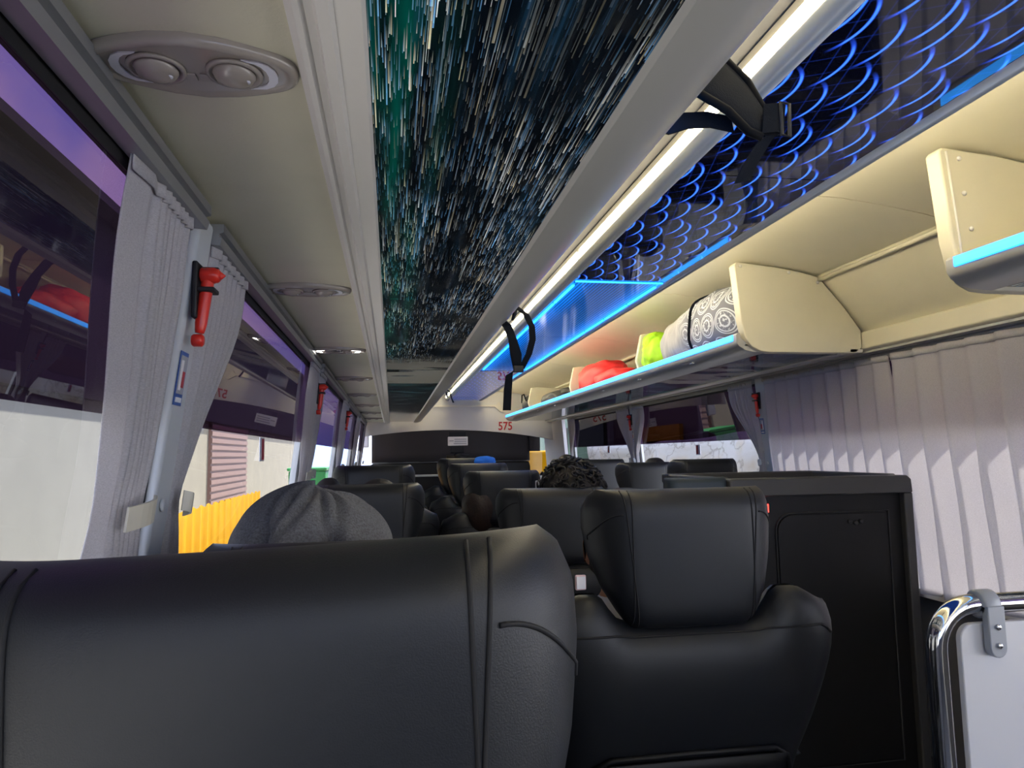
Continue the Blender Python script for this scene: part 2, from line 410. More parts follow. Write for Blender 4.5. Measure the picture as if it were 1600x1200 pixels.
# pillars and windows, left then right
LP = [-2.35, -.66, 1.27, 3.24, 5.20, 7.12, 9.05]
RP = [-2.35, -.75, 1.50, 3.78, 6.02, 8.30]
def pillar(fn, y, s, parent, hw=.05):
    a = [(fn(z) + s * .020, z) for z in (.78, 1.73)]
    pts = [(a[0][0], .78), (a[1][0], 1.73), (fn(1.73) - s * .04, 1.73), (fn(.78) - s * .04, .78)]
    return MB().ext(pts, y - hw, y + hw).build('pillar', 'greyplastic', parent, bevel=.012, auto=50)
for y in LP: pillar(wl, y, 1, wlo, .045)
for y in RP: pillar(wr, y, -1, wro, .055)
def window(n, fn, s, y0, y1, zb):
    wn = setempty('window_%d' % n, (fn(zb), (y0 + y1) / 2, zb))
    MB().quad_grid(lambda i, j: (fn(lerp(1.372, 1.69, j)), lerp(y0, y1, i), lerp(1.372, 1.69, j)), 2, 2).build('upper_pane', 'film' if y1 > 0 else 'glass', wn, face=(s, 0, 0))  # upper panes behind the camera are left untinted to brighten the cabin
    MB().quad_grid(lambda i, j: (fn(lerp(zb, 1.372, j)), lerp(y0, y1, i), lerp(zb, 1.372, j)), 2, 2).build('clear_pane', 'glass', wn, face=(s, 0, 0))
    MB().ext([(fn(1.684) + s * .002, 1.684), (fn(1.735) + s * .002, 1.735), (fn(1.735) - s * .006, 1.735), (fn(1.684) - s * .006, 1.684)], y0, y1).build('frame_band', 'rubber', wn)
    # aluminium curtain rail with a groove
    p = [(fn(1.70) + s * .006, 1.697), (fn(1.70) + s * .032, 1.694), (fn(1.70) + s * .036, 1.708), (fn(1.70) + s * .030, 1.711), (fn(1.70) + s * .030, 1.716),
         (fn(1.70) + s * .038, 1.719), (fn(1.70) + s * .038, 1.734), (fn(1.70) + s * .006, 1.734)]
    MB().ext(p, y0, y1).build('curtain_rail', 'alu', wn)
    for yy in (y0, y1):
        MB().ext([(fn(zb) - s * .012, zb), (fn(1.66) - s * .012, 1.66), (fn(1.66) + s * .006, 1.66), (fn(zb) + s * .006, zb)], yy - .012 if yy == y1 else yy, yy if yy == y1 else yy + .012).build('gasket', 'rubber', wn)
    return wn
n = 0
for a, b in zip(LP, LP[1:]): n += 1; window(n, wl, 1, a + .045, b - .045, .80)
for a, b in zip(RP, RP[1:]): n += 1; window(n, wr, -1, a + .055, b - .055, .72)
# side panels next to the driver
MB().ext([(wr(.72) - .02, .72), (wr(1.73) - .02, 1.73), (wr(1.73) + .02, 1.73), (wr(.72) + .02, .72)], 8.62, 9.75).build('side_panel', 'header', wro)

# ------------------------------------------------------------------ ceiling vault (cream panels over the racks)
VR = [(1.12, 2.135), (1.45, 2.125), (1.62, 2.105), (1.75, 2.085), (1.845, 2.065), (1.86, 2.05), (2.068, 1.812)]
ML = lambda x: 1.80 - x
ceil = struct(MB().box(-.45, 2.25, YB, 10.4, 2.17, 2.22).build('ceiling', 'wall'))
segs = [-2.4, -.9, .62, 2.02, 3.42, 4.82, 6.22, 7.62, 9.18]
for a, b in zip(segs, segs[1:]):
    for side in (0, 1):
        pr = [(x if side == 0 else ML(x), z) for x, z in VR]
        pr += [(x + (.012 if side == 0 else -.012), z + .012) for x, z in pr[::-1]]
        MB().ext(pr, a + .003, b - .003).build('vault_panel', 'cream', ceil, auto=25)
# ledge at the foot of the right vault
trim = struct(MB().ext([(2.035, 1.742), (2.035, 1.81), (2.05, 1.818), (2.115, 1.818), (2.115, 1.732), (2.05, 1.732)], YB, YF).build('trim_1', 'cream', bevel=.004, auto=40))
struct(MB().ext([(2.05, 1.722), (2.05, 1.7315), (2.118, 1.7315), (2.118, 1.722)], YB, YF).build('trim_2', 'lip'))

# ------------------------------------------------------------------ centre duct over the aisle
duct = thing('ceiling_duct', 'long ceiling duct over the aisle with blue patterned mirror panels', 'ceiling panel', (.927, 3.4, 2.0))
MB().ext([(.70, 2.03), (.72, 2.018), (1.134, 2.018), (1.155, 2.03), (1.145, 2.075), (1.10, 2.15), (.75, 2.15), (.71, 2.075)], YB, 9.1).build('duct_body', 'white', duct)
for s_ in (-1, 1):
    c = .927
    pr = [(c + s_ * .196, 2.006), (c + s_ * .212, 2.000), (c + s_ * .214, 2.004), (c + s_ * .226, 2.004), (c + s_ * .228, 2.000), (c + s_ * .238, 2.006), (c + s_ * .243, 2.022), (c + s_ * .236, 2.036), (c + s_ * .196, 2.03)]
    MB().ext(pr, YB, 9.1).build('moulding', 'greyplastic', duct, auto=30)
    for a, b in zip([-2.3, 0.1, 2.5, 4.9, 7.2], [0.06, 2.46, 4.86, 7.16, 9.0]):
        MB().ext([(c + s_ * .2365, 2.0375), (c + s_ * .247, 2.041), (c + s_ * .243, 2.058), (c + s_ * .225, 2.058)], a, b).build('warm_led_strip', 'warm', duct)
for a, b, m in ((-2.35, -.1, 'scale'), (-.1, 1.62, 'scale'), (1.62, 2.72, 'scale'), (5.85, 7.1, 'scale'), (7.1, 9.05, 'scale')):
    MB().box(.733, 1.121, a + .002, b - .002, 2.0085, 2.0165).build('patterned_panel', m, duct)
for a, b in ((2.74, 4.1), (4.1, 5.83)):
    MB().box(.733, 1.121, a + .003, b - .003, 2.0085, 2.0165).build('led_panel', 'ledpanel', duct)
for xx in (.748, 1.106):
    yy = 2.80
    while yy < 5.7:
        MB().tube([(xx, yy, 2.006), (xx, yy + .34, 2.006)], .0065, 8).build('led_tube', 'cyan', duct, smooth=True); yy += .37
MB().tube([(.74, 2.735, 2.006), (1.115, 2.735, 2.006)], .004, 8).build('led_tube', 'cyan', duct, smooth=True)

# ------------------------------------------------------------------ left rack
lr = thing('luggage_rack', 'left overhead luggage rack with star trail panels underneath', 'luggage rack', (.0, 3.4, 1.72))
MB().ext([(-.345, 1.742), (-.10, 1.738), (-.10, 1.752), (-.345, 1.756)], YB, YF).build('service_panel', 'beige', lr)
# moulding beside the star panels: two beads and a flat
MB().ext([(-.100, 1.745), (-.100, 1.733), (-.092, 1.7285), (-.086, 1.7285), (-.082, 1.7335), (-.074, 1.7335), (-.070, 1.7255), (-.058, 1.7255), (-.054, 1.7325), (-.028, 1.7300), (-.024, 1.7340), (-.024, 1.752), (-.1, 1.752)], YB, YF).build('moulding', 'white', lr, auto=25)
for a, b in zip([-2.38, -.2, 1.91, 9.0][:-1], [-.2, 1.91, 9.0]):
    MB().box(-.024, .279, a + .0025, b - .0025, 1.7345, 1.742).build('star_panel', 'star', lr)
LIP = [(.274, 1.7345), (.280, 1.7265), (.300, 1.7235), (.33, 1.7255), (.358, 1.735), (.378, 1.752), (.388, 1.772), (.392, 1.80), (.388, 1.825), (.378, 1.828), (.37, 1.815), (.362, 1.77), (.33, 1.748), (.274, 1.745)]
MB().ext(LIP, YB, 9.05).build('rack_lip', 'lip', lr, auto=35)
MB().box(-.22, .36, YB, 9.05, 1.752, 1.762).build('shelf', 'cream', lr)
for a, b in ((-2.3, 1.55), (2.8, 8.7)):
    MB().ext([(.3915, 1.775), (.396, 1.778), (.396, 1.806), (.3918, 1.808)], a, b).build('led_strip', 'cyan', lr)

# ------------------------------------------------------------------ right racks (far one and near one, door gap between)
def end_shape(off=0.):
    return [(1.447 + off, 2.100), (1.458 + off, 2.112), (1.62, 2.098 - off * .3), (1.752, 2.078 - off * .3), (1.84, 2.056 - off * .4), (1.955, 1.925), (2.03 - off, 1.822), (2.03 - off, 1.748),
            (2.0, 1.722 + off), (1.60, 1.722 + off), (1.55, 1.727 + off), (1.51, 1.746 + off * .7), (1.483 + off * .5, 1.785), (1.468 + off, 1.86)]
def rivet(p, parent, ax='y', r=.007):
    MB().lathe([(r, 0), (r * .95, -.003), (r * .6, -.0055), (.0005, -.0065)], p, ax, 12).build('rivet', 'white', parent, smooth=True)
def right_rack(y0, y1, label, ends):
    r = thing('luggage_rack', label, 'luggage rack', (1.7, (y0 + y1) / 2, 1.72))
    LP_ = [(1.459, 1.808), (1.452, 1.80), (1.452, 1.768), (1.462, 1.752), (1.485, 1.736), (1.52, 1.727), (1.585, 1.7235), (1.589, 1.7335), (1.55, 1.745), (1.50, 1.76), (1.475, 1.785), (1.468, 1.808)]
    MB().ext(LP_, y0 + .02, y1 - .02).build('rack_lip', 'lip', r, auto=35)
    MB().ext([(1.4521, 1.776), (1.4475, 1.778), (1.4475, 1.803), (1.4521, 1.8045)], y0 + .05, y1 - .05).build('led_strip', 'cyan', r)
    k = max(1, round((y1 - y0) / 2.2)); L = (y1 - y0) / k
    for i in range(k): MB().box(1.588, 1.972, y0 + i * L + .002, y0 + (i + 1) * L - .002, 1.7325, 1.739).build('star_panel', 'star', r)
    MB().ext([(1.972, 1.7385), (1.972, 1.728), (1.985, 1.7245), (2.03, 1.7245), (2.034, 1.7385)], y0, y1).build('moulding', 'white', r)
    MB().box(1.49, 2.03, y0 + .02, y1 - .02, 1.752, 1.760).build('shelf', 'cream', r)
    MB().tube([(1.838, y0 + .02, 2.040), (1.838, y1 - .02, 2.040)], .010, 12).build('luggage_rail', 'cream', r, smooth=True)
    yy = y0 + .5
    while yy < y1: MB().box(1.462, 1.474, yy, yy + .03, 1.738, 1.7415).build('screw_cover', 'greyplastic', r); yy += .75
    for y, kind in ends:
        if kind == 'end':
            e = MB().prism([(x, y, z) for x, z in end_shape()], (0, .05, 0)).build('end_panel', 'cream', r, bevel=.004, auto=35)
            for p in ((1.475, 2.095), (1.70, 2.074), (1.835, 2.032)): rivet((p[0], y, p[1]), e)
        elif kind == 'inner':
            e = MB().prism([(x, y, z) for x, z in end_shape()], (0, .05, 0)).build('end_panel', 'cream', r, bevel=.006, auto=35)
            MB().tube([(x, y - .001, z) for x, z in end_shape(.022)[:1] + end_shape(.022)[:8:-1]], .0035, 6).build('edge_trim', 'white', e, smooth=True)
            for p in ((1.508, 2.082), (1.515, 1.985), (1.528, 1.888)): rivet((p[0], y, p[1]), e)
        else:
            MB().prism([(x, y, z) for x, z in [(1.487, 1.765), (1.463, 1.86), (1.50, 2.02), (1.56, 2.03), (1.82, 2.012), (1.955, 1.90), (2.02, 1.81), (2.02, 1.765)]], (0, .03, 0)).build('divider', 'cream', r, bevel=.008, auto=35)
    return r
right_rack(2.75, 9.0, 'right overhead luggage rack holding the bags, beyond the door gap', ((2.75, 'end'), (4.05, 'div'), (5.68, 'div'), (7.5, 'div')))
right_rack(-2.3, 1.63, 'right overhead luggage rack at the top right corner, nearer end empty', ((1.60, 'inner'), (.1, 'div')))
# handrail tube in the door gap
rail = MB().tube([(1.845, 1.55, 2.045), (1.845, 2.82, 2.045)], .0095, 12).build('luggage_rail', 'cream', None, smooth=True)
tag(rail, 'cream tube along the vault between the two right luggage racks', 'rail')

# ------------------------------------------------------------------ reading lights
def reading_light(y, lit):
    z = 1.7405; x0, x1 = -.318, -.102; cxm = (x0 + x1) / 2; hw = (x1 - x0) / 2
    pos = 'nearest' if y < 1 else ''
    t = thing('reading_light', '', 'reading light', (cxm, y, z), 'reading lights under the left rack')
    def outline(k, hwid, hgt):
        pts = []
        for i in range(48):
            a = 2 * PI * i / 48; c, s_ = math.cos(a), math.sin(a)
            px = hwid * math.copysign(abs(c) ** .55, c); py = hgt * math.copysign(abs(s_) ** .8, s_) * (1 + .16 * math.cos(px / hwid * 2.2 * PI / 2))
            pts.append((cxm + px, y + py))
        return pts
    levels = [(1.0, .0), (1.0, -.006), (.975, -.011), (.93, -.013), (.90, -.010), (.86, -.0095)]
    MB_ = MB()
    rings = [[(px, py, z + d) for px, py in outline(0, hw * k, .050 * (k if k > .95 else k - (1 - k) * .8))] for k, d in levels]
    MB_.quad_grid(lambda i, j: rings[i][j], len(rings), 48, cv=True)
    b = len(MB_.v); MB_.f.append(tuple(range(b - 48, b)))
    MB_.build('housing', 'taupe', t, smooth=True)
    for s_ in (-1, 1):
        MB().lathe([(.030, 0), (.030, -.003), (.026, -.004), (.025, -.002)], (cxm + s_ * .040, y, z - .0095), 'z', 24).build('nozzle_ring', 'taupe', t, smooth=True)
        k = MB().lathe([(.023, .001), (.0225, -.004), (.019, -.0085), (.011, -.0115), (.001, -.0125)], (cxm + s_ * .040, y, z - .0095), 'z', 20).build('air_nozzle', 'taupe', t, smooth=True)
        MB().lathe([(.005, .0), (.005, -.0012), (.0005, -.0015)], (cxm + s_ * .040 + .012, y, z - .0185), 'z', 12).build('nozzle_dimple', 'lens', k, smooth=True)
        ls = []
        for i in range(9):
            a = -PI / 2 + PI * i / 8; ls.append((cxm + s_ * (.052 + .034 * math.cos(a) ** .7 if math.cos(a) > 0 else .052), y + .030 * math.sin(a)))
        inner = [(cxm + s_ * (.058 + .018 * math.cos(a)), y + .026 * math.sin(a)) for a in [PI / 2 - PI * i / 8 for i in range(9)]]
        MB().prism([(p[0], p[1], z - .0098) for p in ls + inner], (0, 0, -.0018)).build('lamp_lens', 'coollamp' if lit and abs(s_) else 'lens', t)
        MB().box(cxm + s_ * .008 - .006, cxm + s_ * .008 + .006, y + .006, y + .020, z - .0115, z - .0095).build('push_button', 'taupe', t, bevel=.001)
    return t
rl = ['nearest oval reading light with two air nozzles, beside the camera', 'second oval reading light along the left rack, both lamps off', 'third oval reading light along the left rack, its two lamps lit',
      'fourth oval reading light along the left rack', 'fifth oval reading light along the left rack', 'sixth oval reading light along the left rack', 'seventh oval reading light along the left rack', 'farthest oval reading light, next to the front bulkhead']
for i, lb in enumerate(rl): reading_light(.775 + 1.05 * i, i == 2)['label'] = lb

# ------------------------------------------------------------------ front bulkhead and cab
def header_bottom(x): return 1.63 - .11 * ((x - .86) / 1.25) ** 2 - .03 * (x - .86) / 1.25
hp = [(-.38, 2.17)] + [(-.38 + 2.53 * i / 24, header_bottom(-.38 + 2.53 * i / 24)) for i in range(25)] + [(2.15, 2.17)]
fwl = struct(MB().ext(hp, YF, YF + .05).build('wall_front', 'header'))
MB().ext([(.42, 1.99), (.45, 1.955), (1.36, 1.955), (1.40, 1.99), (1.45, 1.86), (1.42, 1.86), (1.34, 1.93), (.48, 1.93), (.40, 1.86), (.37, 1.86)], YF - .03, YF).build('cornice', 'white', fwl)
fc = bpy.data.curves.new('number', 'FONT'); fc.body = '575'; fc.size = .150; fc.extrude = .002; fc.offset = .003; fc.space_character = 1.02
fo = bpy.data.objects.new('tmp', fc); C.objects.link(fo)
me = bpy.data.meshes.new_from_object(fo.evaluated_get(bpy.context.evaluated_depsgraph_get())); bpy.data.objects.remove(fo)
me.materials.clear(); me.materials.append(MT['text'])
num = bpy.data.objects.new('lettering', me); C.objects.link(num); num.rotation_euler = (PI / 2, 0, 0); num.location = (1.385, YF - .004, 1.625); num.parent = fwl; num['label'] = 'red number 575'
num.scale = (.84, 1, 1)
# windscreen, sunshade, dashboard
ws = setempty('window_%d' % (n + 1), (.9, 10.3, .9)); n += 1
MB().quad_grid(lambda i, j: (lerp(-.40, 2.2, i), 10.32 - .12 * j, lerp(.8, 1.95, j)), 2, 2).build('windscreen_pane', 'glass', ws, face=(0, -1, 0))
MB().box(-.45, 2.25, 10.30, 10.40, 0, .8).build('cowl', 'blackplastic', ws)
sh = MB().quad_grid(lambda i, j: (lerp(-.27, 1.93, i / 40), 9.86 + .03 * math.sin(i * .8) * .3, lerp(1.215, 1.72, j / 4)), 41, 5).build('sunshade', 'shade', None, smooth=True, solid=.004)
tag(sh, 'dark roller sunshade pulled down over the windscreen', 'sunshade')
tag(MB().tube([(-.27, 9.86, 1.212), (1.93, 9.86, 1.212)], .007, 10).build('sunshade_bar', 'alu', sh, smooth=True))
MB().box(1.93, 2.08, 9.84, 9.88, 1.34, 1.75).build('corner_blind', 'shade', sh)
dash = thing('dashboard', 'black dashboard below the sunshade at the front of the bus', 'dashboard', (.85, 9.75, 0))
MB().ext([(-.36, .0), (-.36, 1.14), (-.25, 1.205), (1.88, 1.205), (1.90, 1.14), (1.90, 0)], 9.66, 10.2).build('panel', 'blackplastic', dash, bevel=.02, auto=40)
MB().box(.1, 1.6, 9.58, 9.68, 1.02, 1.05).build('grab_rail', 'greyplastic', dash, bevel=.01)
sg = thing('notice_board', 'small white notice card hanging at the front centre', 'sign', (.84, 9.15, 1.30))
cd = MB().box(.715, .975, 9.13, 9.145, 1.425, 1.54).build('card', 'paper', sg, bevel=.008)
for i, (a, b, z) in enumerate(((.80, .955, 1.507), (.735, .79, 1.487), (.80, .955, 1.48), (.79, .955, 1.452))): MB().box(a, b, 9.1285, 9.13, z - .006, z + .006).build('printed_line', 'print', cd)
MB().box(.73, .95, 9.146, 9.17, 1.53, 1.60).build('bracket', 'blackplastic', sg)
cm = thing('camera_unit', 'black camera device below the white notice card', 'camera', (.84, 9.15, 1.27))
MB().box(.75, .93, 9.13, 9.20, 1.33, 1.425).build('bracket', 'blackplastic', cm, bevel=.006)
MB().lathe([(.02, 0), (.05, .006), (.055, .05), (.04, .075), (.001, .08)], (.84, 9.16, 1.255), 'z', 20).build('dome', 'rubber', cm, smooth=True)
MB().tube([(.70, 9.16, 1.275), (.99, 9.16, 1.275)], .035, 12).build('housing', 'rubber', cm, smooth=True)
mr = thing('side_mirror', 'white backed wing mirror outside the front left corner', 'mirror', (-.40, 9.7, 1.35))
MB().box(-.43, -.30, 9.66, 9.72, 1.42, 1.66).build('shell', 'paper', mr, bevel=.02)
MB().tube([(-.36, 9.69, 1.64), (-.40, 9.75, 1.75), (-.38, 9.9, 1.85)], .012, 8).build('arm', 'blackplastic', mr, smooth=True)

# ------------------------------------------------------------------ curtains
def curtain(fn, s, ys, tie_y, nf, label, amp=.018, zb=.80, ztie=1.24, gather=.0, closed=False, flat=0., cat='curtain', seed=0, clipm='clip', group=None, off=.032):
    """ys = (y0, y1) at the rail; the cloth is gathered towards tie_y at the tie-back height"""
    rn = random.Random(seed)
    ph = [rn.uniform(-.35, .35) for _ in range(nf + 2)]; wd = [rn.uniform(.8, 1.25) for _ in range(nf + 2)]
    y0, y1 = ys; nu = nf * 8 + 1; nv = 34
    t = thing('curtain', label, cat, (fn(zb) + s * off, (y0 + y1) / 2, zb), group)
    def P(i, j):
        u = i / (nu - 1); v = j / (nv - 1); z = lerp(1.700, zb, v)
        uf = u
        if flat: uf = (u / flat * (1 / nf)) if u < flat else 1 / nf + (u - flat) / (1 - flat) * (1 - 1 / nf)
        k = int(uf * nf); fr = uf * nf - k
        h = (ztie - z) / .5
        g = 0 if closed else gather * (sstep(1.66, ztie, z) if z > ztie else 1 - .45 * sstep(ztie, ztie - .35, z))
        yy = lerp(lerp(y0, y1, u), tie_y, g)
        # knife pleats: rise quickly, fall slowly
        fold = (fr / .72 if fr < .72 else (1 - fr) / .28)
        a = amp * (.55 + .45 * sstep(1.69, 1.55, z)) * wd[k] * (.45 if flat and k == 0 else 1)
        wob = .006 * math.sin(z * 7 + ph[k] * 9) * sstep(1.7, 1.3, z)
        lat = .35 * (y1 - y0) / nf * math.sin(fr * PI) * (.4 if closed else .25) * sstep(1.69, 1.2, z)
        pinch = 1 - .55 * math.exp(-((z - ztie) / .05) ** 2) * (0 if closed else 1)
        return (fn(z) + s * (off + (fold - .5) * a * 2 * pinch), yy + wob + lat, z)
    MB().quad_grid(P, nu, nv).build('cloth', 'curtain', t, smooth=True, solid=.0015)
    def H(i, j):
        p = P(i, 0); return (p[0] + s * .0025, p[1], lerp(1.676, 1.704, j / 2))
    MB().quad_grid(H, nu, 3).build('header_tape', 'curtain', t, smooth=True, solid=.002)
    if not closed:
        d = 1 if tie_y > (y0 + y1) / 2 else -1
        ya = lerp(lerp(y0, y1, 0 if d > 0 else 1), tie_y, gather)
        pts = []
        for q in range(9):
            f = q / 8; pts.append((fn(ztie) + s * (off + .022 + .012 * math.sin(f * PI * 1.1)), lerp(tie_y - d * .002, lerp(tie_y, ya, .62), f), ztie - .012 * f))
        MB().ribbon(pts, (s * .004, 0, .034), .004).build('tie_back', clipm, t, smooth=False)
    return t
grp = 'tied-back grey curtains'
curtain(wl, 1, (.925, 1.175), 1.16, 8, 'nearest grey curtain with wide flat leading edge, left window beside the seats', seed=1, gather=.30, amp=.010, flat=.36, off=.018)
curtain(wl, 1, (1.325, 1.60), 1.30, 7, 'grey curtain swept back behind the nearest red hammer on the left', seed=2, gather=.85, amp=.012, off=.020)
left_far = [((2.93, 3.19), 3.2, 'grey curtain before the second left pillar'), ((3.30, 3.52), 3.28, 'grey curtain after the second left pillar, left side'),
            ((4.92, 5.15), 5.16, 'grey curtain before the third left pillar'), ((5.26, 5.46), 5.24, 'grey curtain after the third left pillar, left side'),
            ((6.86, 7.07), 7.08, 'grey curtain before the fourth left pillar'), ((7.18, 7.38), 7.16, 'grey curtain after the fourth left pillar, left side'),
            ((8.74, 9.0), 9.0, 'farthest grey curtain on the left, at the front bulkhead')]
for i, (ys, ty, lb) in enumerate(left_far): curtain(wl, 1, ys, ty, 5, lb, seed=10 + i, gather=.45, amp=.011, off=.022)
curtain(wr, -1, (.95, 2.66), 2.66, 13, 'large closed grey curtain at the right edge, above the railing', seed=30, zb=.71, closed=True, amp=.022, off=.045)
curtain(wr, -1, (2.675, 3.70), 3.70, 9, 'closed grey curtain behind the black cabinet', seed=31, zb=.71, closed=True, amp=.020, off=.040)
for i, (ys, ty, lb) in enumerate([((3.86, 4.14), 3.80, 'grey curtain swept back beyond the first right pillar'), ((5.70, 5.96), 5.98, 'grey curtain before the second right pillar with a red hammer'),
                                  ((6.08, 6.40), 6.06, 'grey curtain beyond the second right pillar with a red hammer'), ((7.98, 8.25), 8.27, 'farthest grey curtain on the right, before the light grey side panel')]):
    curtain(wr, -1, ys, ty, 6, lb, seed=40 + i, gather=.85, amp=.014, zb=.72, clipm='clipblue')

# ------------------------------------------------------------------ hammers, stickers, pillar buttons
def hammer(fn, s, y, label):
    """local frame: x out of the wall, z up"""
    z0 = 1.60
    t = thing('emergency_hammer', label, 'hammer', (fn(z0) + s * .0215, y, z0 - .13), 'red emergency hammers on the pillars')
    X = lambda d, z: fn(z) + s * (.0215 + d)
    def B(d0, d1, a, b, z1, z2, nm, m, bev=.004):
        x = sorted((X(d0, z0), X(d1, z0)))
        return MB().box(x[0], x[1], y + a, y + b, z1, z2).build(nm, m, t, bevel=bev, auto=40)
    B(0, .012, -.026, .026, z0 - .075, z0 + .060, 'holder', 'rubber')
    B(.010, .050, .014, .026, z0 + .018, z0 + .056, 'holder_clip', 'rubber')
    B(.010, .050, -.024, .024, z0 - .012, z0 - .001, 'holder_band', 'rubber', .003)
    hz = [z0 + .045, z0 + .01, z0 - .04, z0 - .085, z0 - .10, z0 - .108]
    MB().tube([(X(.028, z), y - .002, z) for z in hz], [.013, .015, .0145, .014, .012, .010], 12, flat=.9).build('handle', 'red', t, smooth=True)
    hd = MB().tube([(X(d, z0 + .030), y - .002, z0 + .030) for d in (.010, .014, .040, .050, .054)], [.016, .019, .019, .016, .012], 16).build('hammer_head', 'red', t, smooth=True)
    MB().tube([(X(d, z0 + .030), y - .002, z0 + .030) for d in (.053, .058, .066)], [.011, .008, .001], 12).build('spike', 'red', hd, smooth=True)
    MB().tube([(X(d, z0 - .125), y - .002, z0 - .125) for d in (.014, .018, .036, .040)], [.012, .015, .015, .011], 14).build('pommel', 'red', t, smooth=True)
    t.scale = (.72, .72, .72); t.location.z += .035
    return t
hammer(wl, 1, 1.245, 'nearest red emergency hammer, on the left pillar between two curtains')
hammer(wl, 1, 3.24, 'red emergency hammer on the second left pillar')
hammer(wl, 1, 5.20, 'red emergency hammer on the third left pillar')
hammer(wr, -1, 3.80, 'red emergency hammer on the right pillar beside the closed curtain')
hammer(wr, -1, 6.03, 'farther red emergency hammer on the right side')
def sticker(fn, s, y, label, z=1.445):
    t = thing('sticker', label, 'sticker', (fn(z) + s * .021, y, z - .045), 'blue instruction stickers on the pillars')
    def pl(a, b, z1, z2, d, nm, m):
        MB().prism([(fn(zz) + s * (.0205 + d), y + yy, zz) for yy, zz in ((a, z1), (b, z1), (b, z2), (a, z2))], (s * .0008, 0, 0)).build(nm, m, t)
    pl(-.022, .022, z - .045, z + .045, 0, 'backing', 'bluefilm')
    pl(-.018, .018, z - .026, z + .038, .0009, 'picture', 'print')
    pl(-.004, .012, z - .015, z + .012, .0018, 'figure', 'text')
    pl(-.014, -.002, z - .02, z + .03, .0018, 'arrow', 'paper')
    pl(-.016, .016, z - .040, z - .032, .0009, 'caption', 'paper')
sticker(wl, 1, 1.255, 'blue sticker below the nearest hammer on the left pillar')
sticker(wl, 1, 3.24, 'blue sticker below the hammer on the second left pillar')
sticker(wr, -1, 3.80, 'blue sticker below the hammer on the right pillar beside the closed curtain')
sticker(wr, -1, 6.03, 'blue sticker below the farther hammer on the right')
for fn, s, y in ((wl, 1, 1.262), (wr, -1, 3.79)):
    p = wlo if s > 0 else wro
    MB().lathe([(.011, 0), (.011, s * .003), (.008, s * .005), (.0005, s * .005)], (fn(1.235) + s * .021, y, 1.235), 'x', 16).build('pillar_button', 'greyplastic', p, smooth=True)
# small stickers on the panes
def pane_sticker(fn, s, y, z, label):
    t = thing('pane_label', label, 'sticker', (fn(z), y, z - .03))
    MB().box(*sorted((fn(z) + s * .002, fn(z) + s * .004)), y - .035, y + .035, z - .035, z + .035).build('backing', 'paper', t)
    MB().box(*sorted((fn(z) + s * .004, fn(z) + s * .005)), y - .005, y + .032, z - .031, z + .031).build('red_field', 'text', t)
pane_sticker(wl, 1, 2.20, 1.335, 'red and white label on the second left window')
pane_sticker(wr, -1, 4.75, 1.315, 'red and white label on the right window before the pale stone wall')
pane_sticker(wr, -1, 6.85, 1.335, 'red and white label on the far right window')

# ------------------------------------------------------------------ seats
HW = [(.965, .125), (1.0, .150), (1.045, .176), (1.11, .198), (1.17, .208), (1.21, .207), (1.238, .195), (1.25, .180)]
def hx(s_, z): return s_ * interp(HW, z)
def hback(x): return 5.5 * max(0, abs(x) - .112) ** 2 + .25 * x * x
def hz(v): return lerp(.965, 1.25, v)
def rim(s_, v, p=9): return max(0., (1 - abs(s_) ** p)) ** .5 * max(0., 1 - abs(2 * v - 1) ** p) ** .5
def hb(s_, v):
    z = hz(v); x = hx(s_, z); return (x, hback(x) + .052 * (1 - rim(s_, v)), z)
def hf(s_, v):
    z = hz(v); x = hx(s_, z); return (x, hback(x) + .052 + .055 * rim(s_, v, 5) - .03 * math.exp(-(x / .10) ** 2) * rim(s_, v, 5), z)
BW = [(.30, .245), (.50, .250), (.68, .268), (.82, .302), (.90, .326), (.95, .331), (.99, .320), (1.02, .300), (1.045, .28)]
def btop(s_): return .978 + .060 * sstep(.40, .70, abs(s_)) - .035 * sstep(.82, 1.0, abs(s_))
def bpos(s_, v):
    z = lerp(.30, btop(s_), v); x = s_ * interp(BW, z); return x, z
def by(x, z): return -.005 + (1.0 - z) * .27 + .5 * max(0, abs(x) - .16) ** 2 - .03 * math.exp(-((z - .80) / .16) ** 2)
def bb(s_, v):
    x, z = bpos(s_, v); return (x, by(x, z) + .07 * (1 - rim(s_, v, 7)), z)
def bf(s_, v):
    x, z = bpos(s_, v); return (x, by(x, z) + .07 + .075 * rim(s_, v, 5) + .02 * sstep(.14, .24, abs(x)), z)
